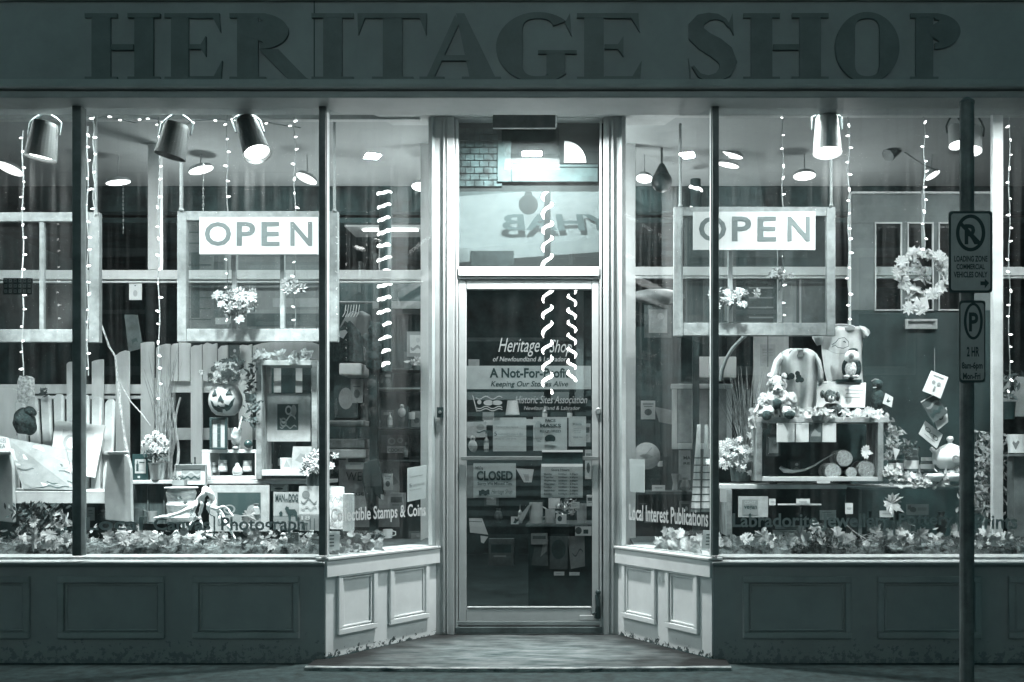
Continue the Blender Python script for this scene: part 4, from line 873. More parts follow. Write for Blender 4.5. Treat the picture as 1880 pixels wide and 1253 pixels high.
bunch('upright pale lilies below the middle of the right open sign', 1432, 505, 20, 20, 9)
# moss and leaf litter along both windows
for nm, x0, x1, cut in (('left', -20, 588, 0), ('right', 1318, 1880, 0)):
    mb = MB(); k = 90
    for i in range(k):
        for j in range(5):
            pass
    top = lambda x, f: 996-10*f+9*noise.noise((x*.02, f*3, 1.7))
    vs = []; nx = 140
    for i in range(nx+1):
        px = x0+(x1-x0)*i/nx
        for j in range(7):
            f = j/6; y = .10+.30*f; z = PZ(1006-16*min(1, f*2)+10*noise.noise((px*.03, f*4, 3)), .10+.1*f); vs.append((PX(px, .10), y if j else .098, max(.53, z-.06*f) if j else .50))
    fs = [(i*7+j, (i+1)*7+j, (i+1)*7+j+1, i*7+j+1) for i in range(nx) for j in range(6)]
    mb.add(vs, fs)
    for i in range(2400):
        px = RN.uniform(x0, x1); yy = RN.uniform(.09, .32); b = P(px, 1008-RN.uniform(0, 16), yy); d_ = Vector((RN.gauss(0, .02), RN.gauss(0, .01), RN.uniform(.0, .018))); mb.add([b, b+Vector((.003,0,0)), b+d_], [(0,1,2)])
    o = mb.build('moss', moss, recalc=False)
    mb = MB()
    for i in range(1500):
        px = RN.uniform(x0, x1); yy = RN.uniform(.10, .26); b = P(px, 1006-abs(RN.gauss(0, 9)), yy); a_ = RN.uniform(0, 3.14); L_ = RN.uniform(.012, .05); d_ = Vector((math.cos(a_)*L_, RN.uniform(-.01,.01), math.sin(a_)*L_*.35)); w_ = Vector((0, 0, RN.uniform(.0008, .002))); mb.add([b, b+d_, b+d_+w_, b+w_], [(0,1,2,3)])
    stuff(mb.build('straw', M('pale_straw', .6, .8, .3), recalc=False), 'pale straw strewn over the moss of the %s window' % nm, 'straw'); stuff(o, 'grey moss and straw covering the %s window ledge' % nm, 'moss')
    mb = MB()
    for i in range(150):
        px = RN.uniform(x0, x1); yy = RN.uniform(.10, .30); mb.leaf(P(px, 1004-abs(RN.gauss(0, 12))-4, yy), RN.uniform(.025, .055), kind=RN.choice(('maple', 'o')))
    stuff(mb.build('leaf_litter', leafm, recalc=False), 'small fallen leaves scattered over the moss of the %s window' % nm, 'leaf litter')
    mb = MB()
    for q in range(13):
        cx_ = RN.uniform(x0+10, x1-10); n_ = RN.choice((4, 6, 9, 13))
        for i in range(n_):
            f = RN.random(); px = min(max(cx_+RN.gauss(0, 17), x0), x1); yy = RN.uniform(.10, .185); mb.leaf(P(px, 1003-abs(RN.gauss(0, 12))-3, yy), .03+.06*f*f)
    stuff(mb.build('pale_leaf_litter', leafl, recalc=False), 'pale curled leaves scattered over the moss of the %s window' % nm, 'leaf litter')
def bigleaf(label, px, py, sz, spin, nrm=(0,-1,.3), y=.14, mt=None, nm='maple_leaf'):
    mb = MB(); mb.leaf(P(px, py, y), sz, nrm, spin); mb.tube([P(px,py,y)]+[P(px+5*math.sin(spin), py+8+sz*120, y+.01)], .002, 4)
    tag(mb.build(nm, mt or leafl, recalc=False), label, 'leaf')
for i, (a, b, s_, sp, lb) in enumerate([(95,1000,.10,2.4,'pale maple leaf at the foot of the dark left post, on the ledge'),(62,958,.07,1,'maple leaf among dark foliage under the chair seat'),(200,985,.09,3.6,'pale maple leaf right of the dark left post'),
    (222,978,.08,.5,'maple leaf leaning below the chair arm support'),(404,992,.10,2.0,'pale maple leaf below the large dark picture'),(455,948,.09,0.3,'spiky pale leaf before the large dark picture'),(470,985,.09,4.0,'pale leaf right of the driftwood root'),
    (500,1000,.08,5,'pale leaf below the man and dog book'),(545,1002,.07,2.7,'pale leaf near the right corner of the left window'),
    (1402,985,.10,2.2,'pointed pale leaf below the vegan book'),(1468,985,.11,3.7,'large pale leaf left of the dark moss mound'),(1538,985,.12,.9,'large pale leaf right of the dark moss mound'),
    (1607,975,.09,1.6,'narrow pale leaf below the standing maple leaf'),(1637,925,.13,0.05,'upright maple leaf standing on a stem before the dark shelf'),(1690,985,.11,0.2,'pointed maple leaf below the pottery lettering'),(1755,975,.08,1.1,'pale leaf beside the street sign pole'),(1850,990,.09,4.2,'pale leaf at the far right corner of the ledge')]):
    bigleaf(lb, a, b, s_, sp, (RN.uniform(-.3,.3), -1, RN.uniform(0,.4)), .12+.01*(i % 4), leafl)
mb = MB(); 
for i in range(500): a = RN.gauss(0, 22); mb.leaf(P(1510+a, 1004-RN.random()*max(2, 44-abs(a)*1.1), .12+RN.uniform(-.02,.06)), .022, kind='o')
tag(mb.build('moss_mound', leafd, recalc=False), 'dark mound of glossy moss between two large pale leaves', 'moss mound')
mb = MB(); mb.tube([P(a,b,.11) for a, b in ((1555,965),(1570,978),(1590,990),(1620,998),(1640,998),(1665,992))], .003, 5); tag(mb.build('bare_twig', furl), 'thin bare twig arching over the right ledge', 'twig')
mb = MB()
for i in range(260): a = RN.gauss(0, 24); mb.leaf(P(66+a, 985-RN.random()*60, .16+RN.uniform(-.03,.06)), .04, kind='o')
tag(mb.build('dark_foliage', leafd, recalc=False), 'dark foliage heap under the chair seat', 'foliage')
# ================================================================== RIGHT DISPLAY
t = thing('old_door', 'tall grey old door with three small windows leaning behind the wreath', 'door', P(1695, 990, .82)); dm = M('old_door_paint', .12, .6, .2, 4, .1)
for a, b, c_, e in ((1563,1829,356,409.5),(1563,1607.5,410,569.5),(1655.5,1667.5,410,569.5),(1713.5,1724.5,410,569.5),(1770.5,1829,410,569.5),(1563,1829,570,1000)):
    mb = MB(); mb.pb(a,b,c_,e,.80,.035); mb.build('panel', dm if c_ != 570 else M('shaded_lower_panel', .012, .6, .3, 3), t)  # lower panel gets a darker colour, the light's fall-off painted in
for a, b in ((1608,1655),(1668,1713),(1725,1770)):
    mb = MB(); mb.pb(a-1.5,b+1.5,408,410.8,.792,.007); mb.pb(a-1.5,a+.8,411,568,.792,.007); mb.pb(b-.8,b+1.5,411,568,.792,.007); mb.pb(a-1.5,b+1.5,568.2,571,.792,.007); o = mb.build('window_trim', lgrey, t)
    mb = MB(); mb.pb(a,b,410,569.5,.815,.003); mb.build('pane', gls, t)
mb = MB(); mb.pb(1560,1562.7,356,600,.79,.04); mb.pb(1563,1829,352,355.6,.79,.04); mb.build('edge_strip', white2, t)
mb = MB(); mb.pb(1663,1721,586,590,.78,.02); mb.pb(1663,1721,600,604,.78,.02); mb.pb(1663,1667,590.1,599.9,.78,.02); mb.pb(1717,1721,590.1,599.9,.78,.02); mb.pb(1667,1717,590,600,.794,.006); mb.build('mail_slot', lgrey, t, bevel=.001)
# wreath
t = thing('wreath', 'round wreath of pale leaves, husks and ribbon hanging before the old door', 'wreath', P(1694, 545, .55)); c = P(1695, 503, .55)
mb = MB(); mb.tube([c+Vector((math.cos(a)*.140, 0, math.sin(a)*.140)) for a in [i*6.2832/28 for i in range(29)]], .016, 7); mb.build('ring', leafm, t)
mb = MB()
for j in range(170):
    a = RN.uniform(0, 6.283); r = .140+RN.gauss(0, .016); mb.leaf(c+Vector((math.cos(a)*r, RN.uniform(-.04,.01), math.sin(a)*r)), RN.uniform(.04,.07), kind=RN.choice(('o','o','maple')))
mb.build('leaves', leafl, t, recalc=False)
mb = MB()
for j in range(34): a = RN.uniform(2.4, 5.0); r = RN.uniform(.02, .1); mb.leaf(c+Vector((math.cos(a)*r+.0, RN.uniform(-.07,-.03), math.sin(a)*r+.03)), RN.uniform(.04,.07), kind='o')
mb.build('husks', leafm, t, recalc=False)
mb = MB(); 
for px, py in ((1655,480),(1648,500),(1712,540),(1668,565),(1690,568),(1725,470)): mb.flower(P(px,py,.50), .05, 9, (RN.uniform(-.5,.5),-1,.2))
mb.build('tassels', petal, t, recalc=False)
mb = MB(); mb.add([P(1672,572,.51),P(1682,545,.50),P(1696,560,.50),P(1688,580,.51)], [(0,1,2,3)]); mb.add([P(1698,572,.51),P(1688,548,.49),P(1702,545,.50),P(1706,566,.51)], [(0,1,2,3)]); mb.build('ribbon', fabw, t, recalc=False)
mb = MB(); mb.bar(P(1694,350,.56), P(1694,470,.56), .010); mb.build('hanger', darkp, t)
# t-shirts
def shirt(label, prof, y, mt, neck, amp=.012, folds=9, dep=.05):
    """prof: rows (py, left px, right px)"""
    t = thing('t_shirt', label, 't-shirt', P((prof[0][1]+prof[0][2])/2, prof[-1][0], y)); n = 34; mth = len(prof)
    mb = MB(); rows = 44; vs = []
    for i in range(rows+1):
        f = i/rows*(mth-1); k = min(int(f), mth-2); g = f-k; py = prof[k][0]*(1-g)+prof[k+1][0]*g; l = prof[k][1]*(1-g)+prof[k+1][1]*g; r = prof[k][2]*(1-g)+prof[k+1][2]*g
        for j in range(n+1):
            u = j/n; yy = y-dep*math.sin(math.pi*u)**.7+amp*math.sin(u*folds+i*.03)*min(1, i/8)+amp*.9*noise.noise((u*5, i*.09, y*7)); vs.append(P(l+(r-l)*u, py-(neck*math.cos((u-.5)*math.pi*2.2) if abs(u-.5) < .227 else 0)*-(1-min(1, i/6)), yy))
    mb.add(vs, [(i*(n+1)+j, i*(n+1)+j+1, (i+1)*(n+1)+j+1, (i+1)*(n+1)+j) for i in range(rows) for j in range(n)])
    o = mb.build('body', mt, t, smooth=True, recalc=False); sd = o.modifiers.new('s', 'SOLIDIFY'); sd.thickness = .004
    return t
def sleeve(t, pxs, y, mt, d=.05):
    mb = MB(); n = len(pxs)//2; A = pxs[:n]; B = pxs[n:][::-1]; vs = []
    for i in range(n):
        for k in range(7): f = k/6; vs.append(P(A[i][0]+(B[i][0]-A[i][0])*f, A[i][1]+(B[i][1]-A[i][1])*f, y-d*math.sin(math.pi*f)+.006*noise.noise((i*.9, f*3, y))))
    mb.add(vs, [(i*7+k, i*7+k+1, (i+1)*7+k+1, (i+1)*7+k) for i in range(n-1) for k in range(6)]); o = mb.build('sleeve', mt, t, smooth=True, recalc=False); sd = o.modifiers.new('s', 'SOLIDIFY'); sd.thickness = .004
def neck(t, cx_, cy_, rx, ry, y, mt):
    mb = MB(); mb.tube([P(cx_+rx*math.cos(a), cy_+ry*math.sin(a), y+(.025 if math.sin(a) < 0 else 0)) for a in [i*6.2832/24 for i in range(25)]], .0045, 6); mb.build('collar', white, t, smooth=True)
    mb = MB(); mb.add([P(cx_+rx*math.cos(i*.2618), cy_+ry*math.sin(i*.2618), y-.004) for i in range(24)], [tuple(range(24))]); mb.build('neck_opening', mgrey, t, recalc=False)
s1 = shirt('pale t-shirt with dark animal print standing beside the curly teddy', [(641,1452,1482),(645,1440,1492),(652,1431,1500),(668,1427,1503),(700,1428,1502),(740,1432,1499),(770,1436,1497)], .50, fabw, 0, .016, 13)
sleeve(s1, [(1434,648),(1422,662),(1415,685),(1414,702),(1430,706),(1430,690),(1431,672),(1436,660)], .49, fabw); sleeve(s1, [(1498,648),(1507,662),(1512,684),(1513,700),(1501,704),(1501,690),(1500,672),(1496,660)], .49, fabw)
neck(s1, 1465, 648, 17, 7, .455, white)
mb = MB()
for a, b, r in ((1436,691,5),(1442,689,5),(1447,693,5),(1453,691,6),(1464,686,4.5),(1466,692,5),(1471,698,5),(1464,699,4)): mb.lathe(P(a,b,.432), [(0,0),(r/Sx(.45),.001),(r/Sx(.45),.003),(0,.004)], 12, (0,-1,0))
mb.build('animal_print', black, s1)
s2 = shirt('pale t-shirt with a fish drawing, highest in the right window', [(600,1508,1582),(606,1505,1586),(620,1508,1584),(650,1510,1581),(680,1514,1582),(704,1520,1584)], .56, fabw, 0, .012, 11)
sleeve(s2, [(1512,598),(1500,597),(1490,600),(1488,606),(1493,622),(1500,634),(1509,632),(1510,622),(1511,612),(1513,604)][:8], .555, fabw); sleeve(s2, [(1578,598),(1588,600),(1596,606),(1598,612),(1590,622),(1582,622),(1581,612),(1578,606)], .555, fabw)
neck(s2, 1544, 602, 26, 6, .515, white)
mb = MB(); fp = [(1527,633),(1534,629),(1540,622),(1550,620),(1558,628),(1558,636),(1548,640),(1538,638),(1533,634),(1527,638),(1530,633)]
mb.tube([P(a,b,.488) for a, b in fp], .0022, 5); mb.tube([P(1548,628,.486),P(1551,627,.486),P(1552,630,.486)], .003, 5); mb.tube([P(1518+48*i/8, 642+8*math.sin(math.pi*i/8), .488) for i in range(9)], .001, 4); mb.build('fish_drawing', ink, s2)
mb = MB(); mb.pb(1535,1582,697,702,.46,.14); mb.pb(1548,1573,702.2,770,.5,.05); tag(mb.build('shirt_stand', black), 'dark stand under the puffin toy', 'stand')
# puffin
t = thing('puffin_toy', 'black and white puffin plush sitting before the fish t-shirt', 'soft toy', P(1563, 696, .44)); Y = .44
mb = MB(); mb.ball(P(1563,675,Y+.02), (.055,.045,.075), 16, .05, 20); mb.ball(P(1551,676,Y+.02), (.018,.03,.05), 10); mb.ball(P(1576,676,Y+.02), (.018,.03,.05), 10); mb.build('body', furd, t, smooth=True)
mb = MB(); mb.ball(P(1562,678,Y-.028), (.036,.026,.05), 14, .05, 25); mb.build('belly', furl, t, smooth=True)
mb = MB(); mb.ball(P(1564,656,Y), (.046,.042,.044), 16); mb.build('head', M('white_plush', .78, .9, .05), t, smooth=True)
mb = MB(); mb.ball(P(1566,644,Y+.02), (.030,.035,.016), 10); mb.tube([P(1549,664,Y-.01), P(1563,668,Y-.035), P(1577,665,Y-.01)], .006, 6); mb.build('cap_and_collar', furd, t, smooth=True)
mb = MB(); mb.ball(P(1563,654,Y-.045), (.017,.028,.020), 10); mb.build('beak', mgrey, t, smooth=True)
mb = MB(); mb.ball(P(1554,692,Y-.045), (.02,.026,.012), 8); mb.ball(P(1571,692,Y-.045), (.02,.026,.012), 8); mb.build('feet', furl, t, smooth=True)
# teddy
t = thing('curly_teddy', 'curly pale teddy bear with dark paws sitting on the crate', 'soft toy', P(1425, 770, .36)); Y = .37
mb = MB(); 
for a, b, r in ((1428,735,(.070,.06,.075)),(1427,708,(.058,.05,.055)),(1402,738,(.036,.04,.055)),(1452,736,(.038,.04,.055))): mb.ball(P(a,b,Y), r, 20, .30, 48)
for a, b, r in ((1410,757,(.042,.05,.036)),(1444,758,(.042,.05,.036)),(1414,691,(.018,.014,.018)),(1440,691,(.018,.014,.018)),(1428,716,(.03,.03,.022))): mb.ball(P(a,b,Y-.03), r, 16, .30, 60)
mb.build('body', furl, t, smooth=True)
mb = MB(); mb.ball(P(1408,763,Y-.07), (.030,.02,.032), 10, .1, 40); mb.ball(P(1450,762,Y-.07), (.034,.02,.026), 10, .1, 40); mb.ball(P(1426,742,Y-.045), (.028,.03,.035), 10, .3, 60); mb.build('paws_and_bow', furd, t, smooth=True)
mb = MB(); mb.ball(P(1420,708,Y-.052), .006, 6); mb.ball(P(1436,708,Y-.052), .006, 6); mb.ball(P(1428,715,Y-.062), .009, 6); mb.build('face', blackgl, t)
# dog card, dog plush
t = card('dog_sign', 'white printed card with a dog picture behind the curly teddy', 'sign', cpx((1500,700),(1590,703),(1588,748),(1498,748), .47, .43), white, [('r',.58,.98,.16,.2,inkl),('r',.58,.95,.3,.34,inkg),('r',.6,.95,.45,.49,inkg),('r',.58,.9,.6,.64,inkg),('r',.02,.2,.06,.1,inkg)], thick=.01)
t = thing('dog_toy', 'dark puppy plush lying before the printed card, pale muzzle', 'soft toy', P(1525, 760, .38)); Y = .37
mb = MB(); mb.ball(P(1524,728,Y), (.038,.035,.040), 16, .2, 40); mb.ball(P(1510,724,Y), (.014,.02,.026), 8); mb.ball(P(1538,728,Y), (.014,.02,.03), 8); mb.ball(P(1527,750,Y+.03), (.055,.05,.032), 14, .2, 40); mb.build('body', M('brown_fur', .10, .95, .5, 60, .6), t, smooth=True)
mb = MB(); mb.ball(P(1526,733,Y-.035), (.020,.018,.020), 10, .1, 40); mb.build('muzzle', M('muzzle_fur', .45, .9, .2, 60), t, smooth=True)
mb = MB(); mb.ball(P(1518,722,Y-.034), .005, 6); mb.ball(P(1531,722,Y-.034), .005, 6); mb.ball(P(1527,729,Y-.052), .007, 6); mb.build('face', blackgl, t)
t = thing('black_cat_toy', 'black plush sitting on the crate right of the printed card', 'soft toy', P(1612, 758, .46))
mb = MB(); mb.ball(P(1612,735,.46), (.045,.045,.07), 14, .12, 30); mb.ball(P(1611,706,.45), (.034,.03,.032), 12, .1, 30); mb.build('body', furd, t, smooth=True)
mb = MB(); mb.ball(P(1606,712,.415), (.012,.008,.004), 6); mb.tube([P(1600,700,.42),P(1606,696,.41),P(1613,697,.41)], .003, 5); mb.build('face', lgrey, t)
card('little_flag_card', 'small white card with a dark bird mark right of the black plush', 'card', cpx((1626,722),(1640,730),(1637,748),(1621,741), .42), paper, [('p',[(.3,.7),(.45,.2),(.5,.5),(.8,.45),(.5,.75)],ink)])
card('window_postcard', 'pale framed picture of a window standing behind the wicker hoop', 'picture', rpx(1384,1448,618,740,.80), lgrey, [('r',.18,.62,.12,.46,inkl),('r',.24,.56,.18,.4,paperg),('r',.39,.41,.0,.46,ink)]+[('r',.25,.55,.2+.04*i,.21+.04*i,mgrey) for i in range(5)], thick=.02)
mb = MB(); mb.tube([P(a,b,.40) for a, b in ((1323,700),(1326,680),(1333,660),(1345,640),(1360,624),(1372,614),(1384,608))], .011, 8); mb.ball(P(1384,608,.40), .018, 8); tag(mb.build('wicker_hoop', darkp), 'dark curved bentwood hoop rising from the white box', 'hoop')
t = thing('dried_bouquet', 'dried grasses and twigs in a pot left of the curly teddy', 'plant', P(1360, 880, .5)); mb = MB()
for i in range(110):
    x = 1372+RN.uniform(-8,8); dx = RN.gauss(0, 26); tp = RN.uniform(670, 760); r = RN.uniform(.0012,.003); a, b, c_ = P(x,850,.5), P(x+dx*.45,(850+tp)/2,.5+RN.uniform(-.03,.03)), P(x+dx,tp,.5+RN.uniform(-.08,.06)); mb.tube([a,b,c_], [r,r,r*.3], 3)
mb.build('stems', leafm, t)
mb = MB(); mb.lathe(P(1360,884,.5), [(0,0),(.06,0),(.075,.12),(.07,.12),(.05,.01),(0,.01)], 20); mb.build('pot', dgrey, t)
mb = MB()
for j in range(90): mb.flower(P(1352+RN.gauss(0,17), 835+RN.gauss(0,14), .42+RN.uniform(-.05,.05)), .026, 7, (RN.uniform(-.7,.7),-1,RN.uniform(-.2,.8)))
mb.build('flower_heads', petal, t, recalc=False)
# crate
t = thing('display_crate', 'long open wooden crate under the plush toys with logs and cards inside', 'crate', P(1507, 884, .45))
for a, b, c_, e, y0, dp, mt, nm in ((1388,1632,766,776,.34,.26,woodl,'top_board'),(1389,1399,776.5,884,.34,.26,woodm,'side_board'),(1612,1622,776.5,884,.34,.26,woodm,'side_board'),(1399.5,1611.5,876,884,.34,.26,lgrey,'bottom_board'),(1399.5,1611.5,776.5,875.5,.59,.01,black,'back_board')):
    mb = MB(); mb.pb(a,b,c_,e,y0,dp); mb.build(nm, mt, t, bevel=.002)
for i, (a, b, lb) in enumerate(((1426,1459,'leftmost white card hanging in the crate'),(1461,1485,'second white card hanging in the crate'),(1487,1509,'dark photo card between the white cards in the crate'),(1510,1535,'right white card hanging in the crate'))):
    card('hanging_card', lb, 'card', rpx(a,b,777,812,.335+.002*i), paper if i != 2 else dgrey, [('p',[(.1,.6),(.4,.3),(.7,.5),(.9,.5),(.9,.7),(.1,.7)],inkg)] if i == 2 else [('r',.1,.5,.02,.06,inkl)])
t = thing('painted_whale', 'dark painted panel with a pale curling tail shape in the crate', 'painting', P(1480, 874, .5))
mb = MB(); mb.pb(1401,1560,813,875,.56,.01); mb.build('board', black, t)
mb = MB(); mb.tube([P(a,b,.40) for a, b in ((1432,858),(1440,864),(1455,866),(1478,863),(1495,855),(1512,844),(1530,834))], [.010,.016,.011,.007,.005,.004,.003], 8); mb.build('tail', white, t)
endg = M('log_end', .30, .8, .3, 1, .2, stretch=(60,2,60)); barkd = M('log_bark', .25, .9, .5, 10, .6)
for i, (a, b, r, lb) in enumerate(((1550,842,15,'upper log of the small pile in the crate'),(1529,866,15,'lower left log of the small pile in the crate'),(1563,868,10,'small middle log of the pile in the crate'),(1591,863,16,'lower right log of the small pile in the crate'))):
    r /= Sx(.4); t = thing('log', lb, 'log', P(a, b, .4)-Vector((0,0,r)), 'cut logs in the crate')
    mb = MB(); mb.lathe(P(a,b,.37), [(0,0),(r*.93,0),(r*.93,.002),(0,.003)], 26, (0,-1,0)); mb.build('cut_face', endg, t)
    mb = MB(); mb.lathe(P(a,b,.372), [(r*.93,0),(r*1.03,-.002),(r*1.05,-.02),(r,-.17),(0,-.17)], 26, (0,-1,0)); mb.build('bark', barkd, t)
bigleaf('round pale leaf lying on the logs in the crate', 1589, 830, .085, .6, (.2,-1,.2), .33, leafl)
mb = MB()
for j in range(150): mb.leaf(P(1395+RN.random()*235, 762+RN.uniform(-8,5), .38+RN.uniform(-.06,.10)), RN.uniform(.03,.06), kind=RN.choice(('maple','o')))
for j in range(70): mb.leaf(P(1394+RN.gauss(0,9), 768+RN.uniform(-14,16), .36), RN.uniform(.04,.06))
tag(mb.build('leaf_swag', leafl, recalc=False), 'pale leaf garland draped along the top of the crate', 'garland')
mb = MB()
for j in range(130): f = RN.random(); mb.leaf(P(1630+RN.gauss(0,8)+14*math.sin(f*3), 770+f*75, .36), RN.uniform(.03,.05), kind='o')
tag(mb.build('hanging_leaves', leafm, recalc=False), 'leafy vine hanging down the right end of the crate', 'vine')
mb = MB(); 
for j in range(150): f = RN.random(); mb.leaf(P(1625+f*140, 868+14*math.sin(f*3.1)+RN.gauss(0,6), .33), RN.uniform(.03,.06), kind=RN.choice(('o','maple')))
tag(mb.build('leaf_branch', leafl, recalc=False), 'leafy branch lying on the shelf from crate to teacups', 'branch')
mb = MB()
for j in range(90): mb.leaf(P(1660+RN.gauss(0,16), 826+RN.gauss(0,8), .42), .022, kind='o')
tag(mb.build('berry_sprig', leafd, recalc=False), 'small dark leafy sprig over the dark jars', 'sprig')
# shelf below
t = thing('display_shelf', 'low shelf unit under the crate and the teapot', 'shelf', P(1540, 985, .55))
mb = MB(); mb.pb(1322,1555,890,898,.36,.40); mb.pb(1556,1762,892,895,.36,.40); mb.build('top', lgrey, t, bevel=.002); mb = MB(); mb.pb(1334,1344,898.5,985,.36,.36); mb.build('side', woodm, t, bevel=.002)
mb = MB(); mb.pb(1345,1762,899,985,.74,.01); mb.build('back', black, t); mb = MB(); mb.pb(1576,1582,899,985,.40,.3); mb.build('divider', darkp, t)
card('vegan_book', 'grey cookbook with the word vegan on its cover', 'book', rpx(1356,1410,912,950,.34), paperg, [('r',.12,.66,.15,.9,inkg),('t','COAST',.2,.58,.22,.36,inkl),('t','vegan',.18,.62,.44,.66,ink,0,.02)], thick=.02)
for i, (a, b, c_, e, lb) in enumerate(((1412,1424,916,928,'tiny white label on the lower shelf right of the vegan book'),(1462,1487,916,927,'white price card on the lower shelf under the crate middle'),(1552,1566,924,944,'white price card by the dark divider of the lower shelf'),(1615,1640,938,950,'white card behind the standing maple leaf'),(1428,1508,925,928,'long thin white shelf label under the crate'),(1500,1524,884,888,'small white sticker under the crate edge'))):
    card('price_card', lb, 'price card', rpx(a,b,c_,e,.36 if i < 5 else .335), paper, [('r',.2,.8,.4,.55,inkl)], thick=.003)
card('pottery_photo', 'wide pale photo card standing on the dark lower shelf', 'card', rpx(1664,1705,926,946,.5), paper, [('o',.3,.5,.15,.25,inkg),('r',.5,.9,.3,.6,inkl),('r',.05,.2,.1,.5,mgrey)])
# dangling cards
for i, (C_, lb, pr_) in enumerate((([(1710,681),(1741,693),(1727,732),(1694,718)],'topmost of the dangling cards beside the old door',[('r',.2,.8,.12,.18,inkg),('o',.35,.45,.1,.09,mgrey),('o',.65,.45,.1,.09,mgrey),('r',.45,.55,.6,.8,inkg)]),
        ([(1690,738),(1716,723),(1741,758),(1714,777)],'dark photo card among the dangling cards',None), ([(1712,760),(1738,748),(1741,775),(1722,790)],'white dangling card with a loop drawing, half hidden',[('ring',.5,.4,.2,.2,.6,ink)]),
        ([(1699,773),(1731,798),(1720,824),(1687,797)],'lowest dangling card with a bicycle drawing',[('ring',.28,.38,.14,.14,.75,ink),('ring',.75,.5,.14,.14,.75,ink),('w',.28,.75,.42,.04,1,.03,ink),('r',.2,.8,.75,.78,inkg)]))):
    card('dangling_card', lb, 'card', cpx(*C_, .30+.012*i), dgrey if i == 1 else paper, pr_ or [('w',.1,.9,.3,.05,1,.1,mgrey),('w',.1,.9,.6,.05,2,.15,ink),('r',0,1,0,.04,paper)])
mb = MB(); mb.bar(P(1716,640,.33), P(1716,684,.33), .0012, n=4); tag(mb.build('thread', cord), 'thin thread that holds the dangling cards', 'thread')
# teapot
t = thing('teapot', 'round white teapot with a dark painted motif on a glass stand', 'teapot', P(1744, 861, .38)); c = P(1744, 861, .38); k = 1/Sx(.38)
mb = MB(); mb.lathe(c, [(0,0),(18*k,0),(20*k,2*k),(28*k,10*k),(31*k,20*k),(28*k,31*k),(20*k,38*k),(0,38.5*k)], 32); mb.build('body', ceram, t, smooth=True)
mb = MB(); mb.lathe(c+Vector((0,0,38*k)), [(0,0),(20*k,0),(19*k,2*k),(8*k,7*k),(4*k,8*k),(4*k,12*k),(7*k,16*k),(5*k,21*k),(0,22*k)], 26); mb.build('lid', ceram, t, smooth=True)
mb = MB(); mb.tube([P(1722,850,.38),P(1718,838,.38),P(1716,830,.38),P(1709,823,.38)], [10*k,7*k,4.5*k,3.5*k], 10); mb.build('spout', ceram, t, smooth=True)
mb = MB(); mb.tube([P(1772,830,.38),P(1785,833,.38),P(1788,843,.38),P(1772,853,.38)], 3*k, 8); mb.build('handle', ceram, t, smooth=True)
mb = MB(); mb.lathe(P(1744,843,.38)+Vector((0,-30.2*k,0)), [(0,0),(7*k,.0),(7*k,.0015),(0,.002)], 16, (0,-1,0)); mb.lathe(P(1756,840,.38)+Vector((0,-28*k,0)), [(0,0),(4*k,.0),(4*k,.0015),(0,.002)], 12, (0,-1,0)); mb.build('motif', mgrey, t)
mb = MB(); mb.lathe(P(1742,865,.38), [(0,0),(.085,0),(.085,.008),(0,.008)], 30); mb.bar(P(1742,888,.38), P(1742,865,.38), .012); mb.lathe(P(1742,889,.38), [(0,0),(.09,0),(.09,.004),(0,.004)], 30); tag(mb.build('glass_stand', glc), 'two tier round glass stand under the teapot', 'stand')
for a, lb in ((1717,'left teacup on the lower tier of the glass stand'),(1750,'right teacup on the lower tier of the glass stand')):
    t = thing('teacup', lb, 'cup', P(a, 884, .34)); mb = MB(); k2 = 1/Sx(.34); mb.lathe(P(a,884,.34), [(0,0),(9*k2,0),(14*k2,7*k2),(15*k2,14*k2),(14*k2,14*k2),(8*k2,2*k2),(0,2*k2)], 22); mb.build('body', ceram, t, smooth=True)
    mb = MB(); mb.tube([P(a-14,873,.34),P(a-18,874,.34),P(a-18,879,.34),P(a-12,880,.34)], 1.4*k2, 6); mb.build('handle', ceram, t)
jar('square topped dark candle jar left of the teapot', 1703, 864, 24, 12, .42, lid=lgrey, body=dgrey)
jar('dark labelled jar under the small leafy sprig', 1673, 866, 42, 13, .46, lid=dgrey, body=dgrey)
jar('dark jar beside the right end of the crate', 1645, 868, 36, 13, .47, lid=black, body=black)
# far right corner
t = thing('leafy_houseplant', 'leafy plant right of the street sign pole, lit on top', 'plant', P(1815, 990, .4)); mb = MB()
for j in range(420):
    f = RN.random(); mb.leaf(P(1815+RN.gauss(0, 16+10*f), 800+f*150+RN.gauss(0,8), .40+RN.uniform(-.08,.1)), RN.uniform(.03,.055), kind='o')
mb.build('foliage', leafm, t, recalc=False); mb = MB(); mb.bar(P(1818,990,.4), P(1816,820,.4), .012); mb.build('stem', woodd, t)
mb = MB(); k = 1/Sx(.3); t = thing('heart_mug', 'white mug with a dark heart on a dark stand at the far right', 'mug', P(1868, 832, .3)); mb.lathe(P(1868,832,.3), [(0,0),(16*k,0),(18*k,34*k),(17*k,34*k),(15*k,2*k),(0,2*k)], 24); mb.build('body', ceram, t)
mb = MB(); mb.prism([P(a,b,.3-18*k) for a, b in ((1865,826),(1859,814),(1861,810),(1865,814),(1869,809),(1872,812))], (0,.004,0)); mb.build('heart', mgrey, t)
mb = MB(); mb.pb(1852,1900,834,838,.24,.12); mb.pb(1862,1900,838.2,985,.26,.1); tag(mb.build('dark_pedestal', darkp), 'dark pedestal under the white mug at the far right', 'pedestal')
t = thing('white_board', 'whitewashed boards at the far right behind the string of lights', 'board', P(1860, 800, .7)); mb = MB()
for i in range(3): mb.pb(1826+i*30, 1854+i*30, 690+i*2, 765, .7, .02)
mb.build('planks', mgrey, t, bevel=.002)
